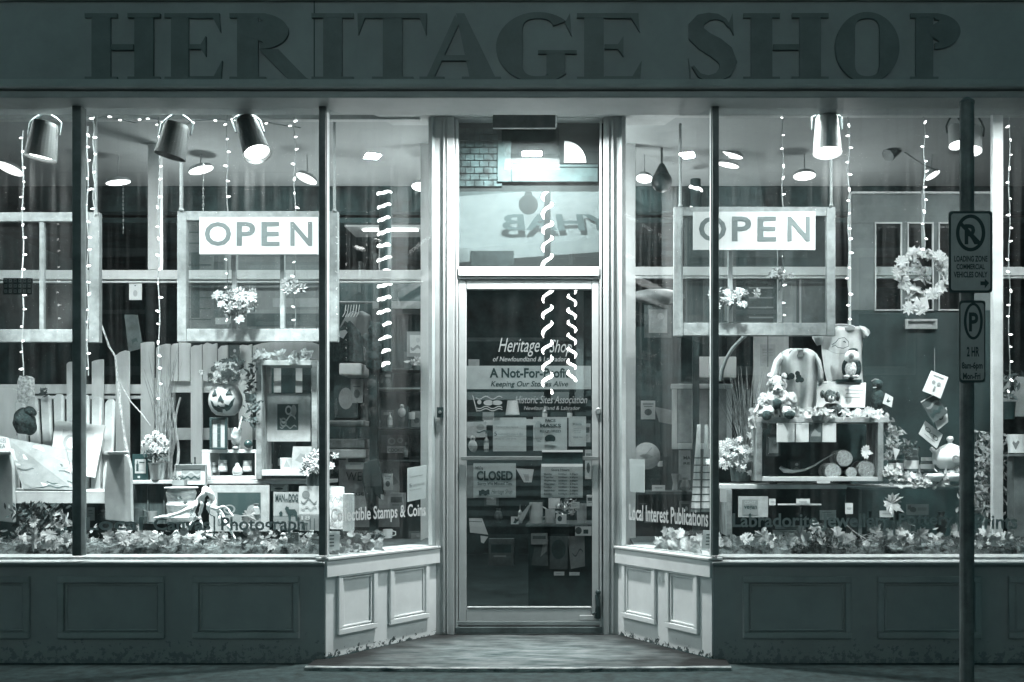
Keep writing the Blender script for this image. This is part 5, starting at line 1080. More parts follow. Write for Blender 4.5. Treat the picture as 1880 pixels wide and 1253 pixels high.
# two cards on the ledge against the corner posts
for sd, C_, lb in ((0, [(601,976),(631,976),(630,1010),(600,1012)], 'small white printed card standing in the left slanting window corner'), (1, [(1283,974),(1303,975),(1303,1008),(1280,1008)], 'small white printed card standing in the right slanting window corner')):
    w4 = [SPpx(sd, a, b, -.03) for a, b in C_]; card('ledge_card', lb, 'card', w4, paper, [('r',.35,.65,.2+.18*i,.27+.18*i,ink) for i in range(4)])
# ================================================================== BEHIND THE SLANTING WINDOWS
w4 = [SPpx(0, a, b, -.02) for a, b in ((753,860),(788,854),(786,915),(753,922))]
card('taped_notice', 'white paper notice taped inside the left slanting window', 'notice', w4, paper, [('t','Temporary hours',.1,.8,.25,.31,inkg),('t','5',.08,.2,.48,.58,ink),('t','customers max',.25,.9,.5,.57,inkg),('t','in the shop',.1,.7,.65,.7,inkg)], thick=.003)
w4 = [SPpx(1, a, b, -.02) for a, b in ((1151,843),(1178,844),(1178,905),(1152,903))]
card('taped_notice', 'plain white paper taped inside the right slanting window', 'notice', w4, paper, thick=.003)
card('welcome_poster', 'grey poster with large letters behind the dark umbrella shape', 'poster', rpx(622,733,845,968,1.5), paperg, [('t','WE',.12,.38,.18,.31,ink),('t','LIAM',.65,.9,.14,.22,inkg),('t','AGE',.2,.42,.48,.53,ink),('t','SHOP',.62,.78,.48,.53,ink),('p',[(.7,.28),(.9,.22),(1,.34),(.8,.4)],inkg),('r',0,1,.72,1,mgrey)])
t = thing('dark_coat_stand', 'tall dark post with a black coat hung on it behind the left slanting window', 'coat stand', P(686, 960, 1.2))
mb = MB(); mb.pb(678, 692, 590, 990, 1.22, .06); mb.build('post', black, t)
mb = MB(); 
for i in range(5): mb.ball(P(683+RN.uniform(-5,8), 610+i*15, 1.17), (.06,.05,.06), 10, .4, 20)
mb.build('hat_bundle', furd, t, smooth=True)
mb = MB(); mb.prism([P(a,b,1.15) for a, b in ((668,848),(694,842),(699,870),(704,905),(699,918),(690,910),(690,950),(676,950),(668,900),(664,880))], (0,.04,0)); mb.build('coat', black, t, bevel=.01)
mb = MB(); mb.pp([(699,908),(704,909),(703,918),(699,916)], 1.14, .01); mb.build('tag', paper, t)
sw = shirt('dark sweater on a hanger with a pale tag behind the left slanting window', [(590,634,642),(600,628,652),(612,616,662),(640,612,666),(665,612,668)], 1.45, fabd, 3)
mb = MB(); mb.pp([(624,608),(634,606),(638,610),(630,622),(622,618)], 1.37, .003); mb.build('tag', paper, sw)
shirt('light grey shirt on a hanger behind the dark sweater', [(572,648,665),(580,636,680),(600,625,684),(640,622,686),(662,622,686)], 1.62, M('hanging_shirt', .20, .9, .15), 2)
t = thing('clothes_rack', 'dark clothes rail with pale hangers and folded garments', 'clothes rack', P(650, 950, 1.5))
mb = MB(); mb.bar(P(600,556,1.5), P(690,556,1.5), .01); mb.build('rail', darkp, t)
mb = MB()
for i in range(6): mb.tube([P(635+i*5,560,1.5), P(633+i*5,575,1.48), P(629+i*5,582,1.46)], .003, 4)
mb.build('hangers', paper, t)
for i, (a, b, c_, e, mt, lb, ct) in enumerate(((622,664,667,689,paper,'white folded shirts on the shelf under the dark sweater','shirts'),(603,668,772,782,inkl,'pale folded cloth above the grey cushion','cloth'),(602,671,806,824,fabg,'grey lettered cushion on the shelf','cushion'),(600,672,825,842,fabw,'pale folded blanket under the cushion','blanket'))):
    mb = MB(); mb.pb(a,b,c_,e,1.25,.25); o = mb.build('folded_cloth', mt, bevel=.012); tag(o, lb, ct)
t = thing('book_rack', 'dark shelving full of books behind the left slanting window', 'shelf', P(740, 960, 2.2)); mb = MB()
mb.pb(600, 800, 520, 990, 2.42, .02); mb.build('back', M('shelf_back', .004, .7, .3), t)
for yy, mt in ((553, mgrey), (712, metal), (785, dgrey), (845, dgrey), (676, dgrey)): mb = MB(); mb.pb(684 if yy < 700 else 690, 790, yy, yy+(14 if yy == 553 else 3), 2.1, .3); mb.build('shelf_board', mt, t)
RB = random.Random(5)
for i, (x, yb, h, w_, g, lb) in enumerate(((700,785,32,22,dgrey,'dark upright book left on the upper shelf behind the left slanting window'),(726,785,38,24,black,'dark tall book in the middle of that upper shelf'),(755,785,30,20,mgrey,'grey book at the right of that upper shelf'),(703,712,28,18,black,'dark box on the metal shelf behind the left slanting window'),(742,676,30,26,dgrey,'grey framed photo on the high shelf behind the left slanting window'),(766,676,40,30,mgrey,'pale grey framed photo beside the white partition post'))):
    card('shelf_book', lb, 'book', rpx(x, x+w_, yb-h, yb-1, 2.1), g, [('r',.2,.8,.15,.3,inkg),('o',.5,.6,.25,.18,dgrey)], thick=.03)
card('cookies_box', 'dark box with the word COOKIES on its pale base behind the left slanting window', 'box', rpx(700,748,799,832,1.6), dgrey, [('ring',.4,.35,.15,.2,.6,inkg),('ring',.72,.3,.12,.16,.5,inkg),('r',.22,.98,.62,1,paperg),('t','COOKIES',.26,.92,.74,.94,ink,0,.02)], thick=.06)
# added poles inside, standing in for rope light mirrored in the side glass
def reflection_pole(label, px, y0, y1, y, turns, r=.045, slant=1, rl=.011):
    t = thing('rope_reflection_pole', label, 'pole', P(px, y1, y), 'stand-ins for mirrored rope light'); a = P(px,y1,y); b = P(px,y0,y)
    mb = MB(); mb.bar(a, b, r, n=18); mb.build('pole', black, t)  # dark core of the added stand-in pole
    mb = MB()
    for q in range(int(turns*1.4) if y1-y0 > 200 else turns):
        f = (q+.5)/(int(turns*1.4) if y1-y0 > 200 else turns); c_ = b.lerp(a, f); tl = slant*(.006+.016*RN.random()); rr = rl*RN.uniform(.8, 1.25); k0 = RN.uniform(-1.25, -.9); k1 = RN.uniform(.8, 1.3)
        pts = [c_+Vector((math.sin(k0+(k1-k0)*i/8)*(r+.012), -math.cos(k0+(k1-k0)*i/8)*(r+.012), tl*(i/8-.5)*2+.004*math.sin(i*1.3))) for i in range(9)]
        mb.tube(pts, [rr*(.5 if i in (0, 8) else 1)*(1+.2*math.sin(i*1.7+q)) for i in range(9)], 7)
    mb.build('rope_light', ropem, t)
def streetpole(label, px, y0, y1, yr, turns, r, slant, rl):
    yv = 2*.779-yr; a = P(px, y1, yv); b = P(px, y0, yv); a.y = b.y = yr; g = Vector((a.x, yr, -.2))
    t = thing('street_pole', label, 'pole', g, 'street poles wrapped with rope light'); mb = MB(); mb.tube([g, b+Vector((0,0,.5))], [r, r*.8], 16); mb.build('pole', black, t)
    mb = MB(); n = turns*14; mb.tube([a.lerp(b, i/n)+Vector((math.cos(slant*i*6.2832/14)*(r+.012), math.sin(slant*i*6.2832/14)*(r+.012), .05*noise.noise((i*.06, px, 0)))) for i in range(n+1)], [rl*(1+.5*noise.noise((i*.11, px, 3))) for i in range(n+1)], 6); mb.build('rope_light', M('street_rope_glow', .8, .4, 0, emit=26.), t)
    return t, b
t, b = streetpole('street pole wrapped with rope light, mirrored in transom and door glass', 1005, 345, 722, -6.3, 12, .05, -1, .021)
streetpole('thinner street pole with rope light, mirrored near the right edge of the door glass', 1050, 533, 700, -7.4, 7, .045, 1, .019)
yv = 2*.779+6.3; k = 1/Sx(yv); c = P(970, 376, yv); c.y = -6.3
mb = MB(); mb.tube([b+Vector((0,0,.45)), b+Vector((-.1,0,.62)), Vector((c.x, c.y, b.z+.62)), c+Vector((0,0,.1))], .018, 7); mb.build('bracket', black, t)
mb = MB(); mb.ball(c, 18*k, 14); mb.lathe(c+Vector((0,0,14*k)), [(9*k,0),(5*k,12*k),(0,12*k)], 12); mb.build('globe', black, t, smooth=True)
reflection_pole('stand-in pole for mirrored rope light behind the left slanting window', 707, 345, 683, 2.0, 10, .045, 1, .012)
reflection_pole('stand-in pole for mirrored rope light behind the right slanting window', 1277, 330, 480, 2.3, 4, .04, -1, .010)
# added globe inside, standing in for the mirrored street lantern
for px, py, r, lb in ((1215, 334, 19, 'dark globe standing in for a mirrored street lantern, right slanting window'),):
    t = thing('mirrored_globe', lb, 'stand-in globe', P(px, py+r, 1.8)); s = Sx(1.8)
    mb = MB(); mb.ball(P(px,py,1.8), (r/s, r/s, r/s*1.02), 16); mb.lathe(P(px,py-r*.6,1.8), [(r/s*.8,0),(r/s*.25,r/s*1.1),(0,r/s*1.1)], 16); mb.build('globe', M('mirrored_globe_metal', .02, .4, .2), t, smooth=True)
    mb = MB(); mb.bar(P(px,py-r,1.8), Vector((P(px,0,1.8).x, 1.8, 3.3)), .008); mb.build('stand_in_rod', darkp, t)
# right slanting window interior
t = thing('white_cabinet', 'white panelled cabinet behind the right corner post', 'cabinet', P(1288, 825, 1.1))
for a, b, c_, e in ((1232,1345,705,714),(1234,1243,714.5,825),(1271,1283,714.5,825),(1334,1344,714.5,825),(1243.5,1270.5,814,825),(1283.5,1333.5,814,825)): mb = MB(); mb.pb(a,b,c_,e,1.05,.04); mb.build('frame', white2, t, bevel=.004)
mb = MB(); mb.pb(1243.5,1333.5,715,813.5,1.075,.02); mb.build('panel', paperg, t)
mb = MB(); mb.pb(1278,1352,655,694,1.08,.2); tag(mb.build('white_box', white, bevel=.006), 'white lidded box on top of the white cabinet', 'box')
mb = MB(); mb.pb(1272,1284,600,990,.99,.03); tag(mb.build('dark_upright', black), 'dark narrow upright before the white cabinet', 'upright')
t = thing('painted_plate', 'round plate with leaf drawing on a stand beside the right partition post', 'plate', P(1186, 864, 1.3)); c = P(1187,838,1.3); k = 1/Sx(1.3)
mb = MB(); mb.lathe(c, [(0,0),(16*k,0),(25*k,.012),(25*k,.016),(0,.004)], 32, (0,-1,.15)); mb.build('disc', paperg, t, smooth=True)
mb = MB(); mb.tube([P(1175,850,1.27),P(1185,836,1.27),P(1197,822,1.27)], .003, 4); mb.leaf(P(1186,838,1.27), .1, (0,-1,.1), .7, 'o', 0); mb.build('leaf_drawing', mgrey, t)
card('mask_sheet', 'white sheet with cut off words pinned below the white cabinet', 'notice', rpx(1246,1268,827,882,1.25), paperg, [('t','MA',.4,1,.2,.31,ink,0,.03),('t','RE',.4,.95,.4,.48,ink,0,.03)])
t = thing('striped_socks', 'pair of long striped knitted socks hanging behind the right corner post', 'socks', P(1288, 945, .75))
for x0, x1 in ((1283,1277),(1297,1296)):
    pts = [P(x0+(x1-x0)*f, 780+f*160, .62) for f in [i/24 for i in range(25)]]
    mb = MB(); mb.tube(pts, [.012+.020*i/24 for i in range(25)], 10); so = mb.build('sock', fabw, t, smooth=True)
    mb = MB()
    for i in range(9, 24, 2): mb.tube([pts[i], pts[i]+Vector((0,0,-.008))], [(.0135+.020*i/24)]*2, 10)
    mb.build('stripes', dgrey, so)
card('small_label', 'small white shelf label beside the grey cup behind the right slanting window', 'label', rpx(1197,1221,891,902,1.2), paper, [('r',.2,.8,.4,.55,inkg)])
t = thing('craft_shelf', 'dark shelf of pottery behind the right slanting window', 'shelf', P(1220, 990, 1.5)); mb = MB(); mb.pb(1168,1300,903,908,1.15,.4); mb.build('shelf_board', dgrey, t); mb = MB(); mb.pb(1168,1300,600,990,2.4,.02); mb.build('back', MATS['shelf_back'], t)
mb = MB(); mb.lathe(P(1241,900,1.25), [(0,0),(.03,0),(.022,.05),(.034,.12),(.03,.12),(.018,.05),(0,.01)], 18); tag(mb.build('grey_vase', mgrey), 'grey waisted cup on the dark pottery shelf', 'cup')
mb = MB(); mb.pp([(1202,747),(1236,754),(1235,780),(1210,775)], 2.0, .01); tag(mb.build('grey_pennant', mgrey), 'grey pennant shape hanging behind the right slanting window', 'pennant')
mb = MB(); mb.ball(P(1150+55,545,2.2), (.22,.1,.055), 12, .15, 4); tag(mb.build('blimp_shape', mgrey, smooth=True), 'grey rounded hanging shape behind the right slanting window', 'ornament')

for sd, x, lb in ((1, 1235, 'leaves piled on the ledge of the right slanting window'), (0, 668, 'leaves piled on the ledge of the left slanting window')):
    mb = MB()
    for i in range(70):
        px = x+RN.gauss(0, 30); px = min(max(px, 1195 if sd else 606), 1298 if sd else 715); p = SPpx(sd, px, 985, -RN.uniform(.05, .16)); p.z = SILL+.0+abs(RN.gauss(0, .035)); mb.leaf(p, RN.uniform(.04,.075))
    stuff(mb.build('ledge_leaves', leafl if sd else leafm, recalc=False), lb, 'leaves')
    mb = MB(); a = SPt(sd, .02, SILL-.02, -.03); b = SPt(sd, .97, SILL-.02, -.03); mb.prism([a, b, b+Vector((.0 if 0 else (-.14 if sd == 0 else .14), .02, 0)), a+Vector((-.2 if sd == 0 else .2, .06, 0))], (0,0,.012)); mb.build('ledge', white, pt)
# ================================================================== BEHIND THE DOOR
t = thing('shop_counter', 'dark counter with pottery standing behind the door glass', 'counter', P(1020, 1110, 2.2)); mb = MB(); mb.pb(965,1100,963,968,2.0,.5); mb.build('top', dgrey, t, bevel=.004); mb = MB(); mb.pb(970,1100,968.5,1140,2.08,.4); mb.build('front', black, t)
def mug(label, px, pyb, w_, h, mt, y=2.05, nm='mug', hd=True):
    k = 1/Sx(y); t = thing(nm, label, nm.replace('_',' '), P(px,pyb,y)); mb = MB(); r = w_/2*k; mb.lathe(P(px,pyb,y), [(0,0),(r*.9,0),(r,h*.3*k),(r*.95,h*k),(r*.85,h*k),(r*.8,.01),(0,.01)], 22); mb.build('body', mt, t, smooth=False)
    if hd: mb = MB(); mb.tube([P(px+w_*.45,pyb-h*.8,y),P(px+w_*.75,pyb-h*.7,y),P(px+w_*.75,pyb-h*.35,y),P(px+w_*.45,pyb-h*.25,y)], .006, 6); mb.build('handle', mt, t)
mug('large grey jug with a curved line on the counter behind the door', 984, 961, 25, 38, lgrey, nm='jug'); mug('pale mug right of the grey jug behind the door', 1010, 961, 19, 26, inkl); mug('pale glass jar at the right door edge on the counter', 1068, 961, 18, 36, inkl, nm='jar', hd=False)
card('record_card', 'white card with a dark disc on the counter behind the door', 'card', rpx(1021,1040,945,962,2.02), paper, [('o',.35,.45,.22,.3,ink)], thick=.03)
card('white_receipt', 'white paper above the pottery behind the door', 'paper', rpx(1007,1028,915,934,2.2), paper)
card('tilted_cards', 'bundle of leaning pale cards left of the grey jug', 'cards', cpx((970,928),(975,927),(958,960),(949,954), 2.0), paperg, thick=.03)
card('bird_card', 'small white card with a dark bird at the counter corner', 'card', rpx(938,952,949,963,2.0), paper, [('p',[(.3,.8),(.5,.4),(.5,.1),(.7,.3),(1,.5),(.6,.9)],ink)])
mb = MB()
for i in range(60): mb.leaf(P(1046+RN.gauss(0,12), 930+RN.gauss(0,8), 2.1), .035, kind='o')
tag(mb.build('foil_wrapping', metal, recalc=False), 'crinkled shiny wrapping on the counter behind the door', 'wrapping')
card('hanging_bag', 'leftmost dark printed tote bag below the counter', 'bag', cpx((985,985),(1007,985),(1006,1040),(975,1038), 2.04), dgrey, [('p',[(.6,.2),(1,.1),(.9,.5),(.5,.7)],mgrey)], thick=.02)
card('hanging_bag', 'middle dark tote bag below the counter', 'bag', rpx(1009,1042,985,1045,2.03), dgrey, [('o',.5,.4,.4,.3,black)], thick=.02)
card('hanging_bag', 'right tote bag below the counter beside the door edge', 'bag', cpx((1042,985),(1073,985),(1074,1040),(1048,1045), 2.05), mgrey, [('w',.2,.9,.5,.1,1,.05,dgrey)], thick=.02)
card('shelf_tag', 'left white price tag below the tote bags', 'price tag', rpx(1017,1036,1050,1057,2.0), paper, [('r',.2,.7,.4,.6,inkl)]); card('shelf_tag', 'right white price tag below the tote bags', 'price tag', rpx(1045,1064,1051,1057,2.0), paper, [('r',.2,.7,.4,.6,inkl)])
card('counter_poster', 'white and dark card at the right door edge under the counter top', 'card', rpx(1056,1086,965,984,2.0), paper, [('o',.2,.5,.2,.35,dgrey),('r',.5,.8,.4,.8,ink)])
card('shelf_paper', 'large pale paper hanging low left behind the door glass', 'paper', cpx((861,952),(885,952),(896,982),(863,978), 2.3), paper, [('r',0,.9,.2,.24,ink)]); card('small_paper', 'crumpled small paper under the large one behind the door', 'paper', cpx((882,984),(896,986),(888,998),(883,996), 2.3), paper)
card('hanging_picture', 'small pale picture at the left door edge behind the glass', 'picture', cpx((856,775),(893,774),(893,803),(858,805), 2.4), paperg, [('o',.7,.35,.2,.18,inkg),('w',.5,1,.6,.05,1,.08,ink)]); card('white_strip', 'white strip between the notice and the masks poster behind the door', 'paper', rpx(888,980,770,781,2.6), white)
card('wall_card', 'white hanging card left of the opening hours sign behind the door', 'card', cpx((947,860),(980,862),(976,886),(962,886), 2.5), paper, [('r',.3,.7,.4,.9,inkl)]); card('wall_photo', 'grey framed photo high behind the door glass', 'picture', rpx(886,907,757,772,2.4), mgrey, [('r',.1,.9,.4,.6,inkg)])
for i, (x, y_, lb) in enumerate(((862,850,'pale poster edge left of the closed sign'),(1000,770,'glass lamp shape behind the masks poster'),(945,752,'small white lampshade behind the historic sites lettering'))):
    if i == 0: card('poster', lb, 'poster', rpx(856,872,855,915,1.3), mgrey)
    elif i == 2: mb = MB(); mb.lathe(P(941,762,2.4), [(.02,0),(.055,.0),(.04,.11),(.02,.11)], 16); tag(mb.build('lampshade', white), lb, 'lampshade')
# ================================================================== STREET SIGNS IN FRONT
YP = -1.45; ir = M('sign_pole', .14, .5, .3, 8, .2)
t = thing('sign_pole', 'dark street pole standing before the right window', 'pole', Vector((PX(1775,YP), YP, -.019)))
mb = MB(); mb.bar(Vector((PX(1775,YP), YP, -.019)), Vector((PX(1775,YP), YP, 2.47)), .028, n=14); mb.build('pole', ir, t); mb = MB(); mb.lathe(Vector((PX(1775,YP), YP, 2.47)), [(.03,0),(.03,.01),(.012,.025),(0,.03)], 14); mb.build('cap', ir, t)
mb = MB(); mb.lathe(Vector((PX(1775,YP), YP, -.019)), [(.06,0),(.06,.012),(.034,.02),(.03,.05),(0,.05)], 14); mb.build('base', ir, t)
def rsign(nm, label, x0, x1, y0, y1, fn):
    y = YP-.034; t = thing(nm, label, 'street sign', P((x0+x1)/2, y1, y)); r = 6
    o = []
    for cx_, cy_, a0 in ((x1-r,y0+r,0),(x0+r,y0+r,90),(x0+r,y1-r,180),(x1-r,y1-r,270)):
        for j in range(6): a = math.radians(a0+18*j); o.append((cx_+r*math.cos(a), cy_-r*math.sin(a)))
    q = lambda k: [((a-(x0+x1)/2)*k+(x0+x1)/2, (b-(y0+y1)/2)*(1-(1-k)*.6)+(y0+y1)/2) for a, b in o]
    mb = MB(); mb.prism([P(a,b,y) for a, b in o], (0,.004,0)); mb.build('plate', sgd, t)
    mb = MB(); mb.prism([P(a,b,y-.001) for a, b in q(.90)], (0,-.001,0)); mb.build('face', sgl, t)
    mb = MB(); fn(mb, y-.0035); mb.build('lettering', sgd, t, recalc=False); return t
sgd = M('sign_dark', .01, .6, .1); sgl = M('sign_face', .40, .5, .1, 12)
def ring(mb, cx_, cy_, rx, ry, k, y):
    n = 36; A = [P(cx_+rx*math.cos(i*6.2832/n), cy_+ry*math.sin(i*6.2832/n), y) for i in range(n)]; B = [P(cx_+(rx-k)*math.cos(i*6.2832/n), cy_+(ry-k)*math.sin(i*6.2832/n), y) for i in range(n)]
    mb.add(A+B, [(i,(i+1)%n,(i+1)%n+n,i+n) for i in range(n)])
def tx(mb, s_, x0, x1, y0, y1, y, bo=.03): a = P(x0,y1,y); b = P(x1,y0,y); mb.text(s_, a, (1,0,0), (0,0,1), b.x-a.x, b.z-a.z, 0, bo)
def f1(mb, y):
    ring(mb, 1782, 428, 27, 34, 6.5, y); tx(mb, 'R', 1771, 1797, 412, 449, y-.0004, .03)
    mb.add([P(1759,411,y-.001),P(1764,406,y-.001),P(1803,447,y-.001),P(1799,452,y-.001)], [(0,1,2,3)])
    tx(mb, 'LOADING ZONE', 1752, 1813, 470, 481, y); tx(mb, 'COMMERCIAL', 1756, 1808, 485, 495, y); tx(mb, 'VEHICLES ONLY', 1751, 1813, 499, 510, y)
    mb.add([P(a,b,y) for a, b in ((1800,517),(1808,517),(1808,512),(1816,520),(1808,530),(1808,524),(1800,524))], [tuple(range(7))])
def f2(mb, y):
    ring(mb, 1787, 590, 17.5, 34, 5, y); tx(mb, 'P', 1779, 1796, 574, 609, y, .03); tx(mb, '2 HR', 1775, 1798, 637, 655, y); tx(mb, '8am-6pm', 1766, 1804, 665, 681, y); tx(mb, 'Mon-Fri', 1768, 1800, 685, 697, y)
rsign('parking_sign', 'upper street sign, crossed letter in a ring, loading zone wording', 1742, 1822, 388, 538, f1)
rsign('parking_sign', 'lower narrow street sign, letter P in a ring, 2 HR wording', 1761, 1809, 552, 703, f2)

# ================================================================== A FEW MORE DISPLAY PIECES
t = thing('dried_hydrangea', 'pale papery flower heads in a dark pot by the right post of the left window', 'flowers', P(582, 905, .3)); mb = MB()
for j in range(90): mb.flower(P(578+RN.gauss(0,11), 852+RN.gauss(0,10), .3+RN.uniform(-.05,.05)), .028, 6, (RN.uniform(-.8,.8),-1,RN.uniform(-.2,.8)))
mb.build('flower_heads', petal, t, recalc=False); mb = MB(); mb.lathe(P(578,900,.3), [(0,0),(.045,0),(.055,.11),(.05,.11),(0,.02)], 18); mb.build('pot', dgrey, t)
t = thing('paper_scroll', 'tall rolled grey paper standing in the corner of the left slanting window', 'scroll', P(636, 975, .25)); mb = MB(); mb.lathe(P(640,975,.25), [(0,0),(.034,0),(.034,.22),(.030,.222),(0,.2)], 18); mb.build('roll', paperg, t)
card('map_sheet', 'pale mottled sheet leaning behind the small ledge card', 'sheet', cpx((604,892),(632,894),(634,972),(606,972), .3, .25), M('map_paper', .5, .7, .4, 22), [('w',.1,.9,.3,.06,2,.04,inkg),('o',.5,.6,.2,.08,inkg)], thick=.004)
card('ballot_card', 'small dark card with two rings on the straw under the man and dog book', 'card', rpx(523,548,978,998,.15), mgrey, [('ring',.3,.35,.12,.15,.5,paper),('ring',.62,.35,.12,.15,.5,paper),('r',.1,.9,.6,.9,inkg)], thick=.01)
card('number_card', 'small grey card on the shelf post under the flowers by the right corner post', 'card', rpx(1322,1334,898,922,.25), inkl, thick=.01)
mb = MB(); mb.prism([P(a,b,.34) for a, b in ((1640,822),(1652,826),(1644,845))], (0,.01,0)); tag(mb.build('paper_cone', paper), 'small pointed paper leaning on the dark jars', 'paper cone')

# ================================================================== SMALL STOCK
def item(kind, px, pb_, w_, h_, y, mt, label, mt2=None):
    """one small piece of stock: px, foot pixel, width and height in pixels of the photo"""
    mt2 = mt2 or dgrey; k = 1/Sx(y) if (px < 793.5 or px > 1139.5) else 1/S0(y); b = P(px, pb_, y); r = w_/2*k; h = h_*k
    if kind == 'bottle':
        t = thing('bottle', label, 'bottle', b); mb = MB(); mb.lathe(b, [(0,0),(r,0),(r,h*.58),(r*.35,h*.74),(r*.32,h*.93),(0,h*.93)], 16); mb.build('body', mt, t, smooth=False)
        mb = MB(); mb.lathe(b+Vector((0,0,h*.93)), [(0,0),(r*.4,0),(r*.4,h*.08),(0,h*.08)], 12); mb.build('cap', mt2, t); mb = MB(); mb.lathe(b+Vector((0,0,h*.15)), [(r*1.03,0),(r*1.03,h*.3),(r*1.0,h*.3),(r,0)], 16); mb.build('label', paper, t)
    elif kind in ('vase', 'mug', 'candle'):
        t = thing(kind, label, kind, b); mb = MB()
        pf = {'vase': [(0,0),(r*.6,0),(r,h*.35),(r*.7,h*.75),(r*.45,h*.85),(r*.6,h),(r*.4,h),(0,h*.8)], 'mug': [(0,0),(r*.9,0),(r,h),(r*.88,h),(r*.8,.01),(0,.01)], 'candle': [(0,0),(r,0),(r,h*.8),(r*.9,h*.8),(r*.9,h*.72),(0,h*.72)]}[kind]
        mb.lathe(b, pf, 20); mb.build('body', mt, t)
        if kind == 'mug': mb = MB(); mb.tube([b+Vector((r*.9,0,h*.8)), b+Vector((r*1.6,0,h*.7)), b+Vector((r*1.6,0,h*.35)), b+Vector((r*.9,0,h*.22))], r*.14, 6); mb.build('handle', mt, t)
        if kind == 'candle': mb = MB(); mb.bar(b+Vector((0,0,h*.7)), b+Vector((0,0,h)), .0015, n=4); mb.build('wick', mt2, t)
    elif kind == 'figure':
        t = thing('figurine', label, 'figurine', b); mb = MB(); mb.ball(b+Vector((0,0,h*.36)), (r,r*.8,h*.37), 12, .15, 20); mb.ball(b+Vector((0,0,h*.82)), (r*.6,r*.55,h*.18), 10); mb.build('body', mt, t, smooth=True); mb = MB(); mb.ball(b+Vector((0,-r*.5,h*.8)), r*.16, 6); mb.build('face', mt2, t)
    elif kind == 'plant':
        t = thing('small_plant', label, 'plant', b); mb = MB(); mb.lathe(b, [(0,0),(r*.5,0),(r*.62,h*.35),(r*.5,h*.35),(0,h*.3)], 16); mb.build('pot', mt2, t); mb = MB()
        for i in range(46): mb.leaf(b+Vector((RN.gauss(0,r*.45), RN.gauss(0,r*.3), h*(.4+.6*RN.random()))), r*RN.uniform(.45,.8), kind='o')
        mb.build('leaves', mt, t, recalc=False)
    else:
        wd = {'book': .03, 'box': .10, 'frame': .012, 'card': .003, 'bag': .05}[kind]; C_ = rpx(px-w_/2, px+w_/2, pb_-h_, pb_, y)
        pr_ = {'book': [('r',.12,.88,.12,.24,inkg),('r',.2,.8,.3,.34,mt2),('o',.5,.62,.26,.18,mt2)], 'box': [('r',.1,.9,.2,.5,mt2),('r',.2,.7,.6,.66,inkg)], 'frame': [('r',.16,.84,.14,.86,mt2),('w',.2,.8,.6,.06,1.2,.12,inkg),('o',.6,.35,.12,.1,inkl)], 'card': [('r',.15,.7,.2,.28,inkg),('r',.15,.85,.45,.5,inkg),('r',.15,.6,.62,.66,inkg)], 'bag': [('o',.5,.55,.3,.25,mt2)]}[kind]
        card(kind if kind != 'frame' else 'framed_picture', label, kind if kind != 'frame' else 'picture', C_, mt, pr_, thick=wd)
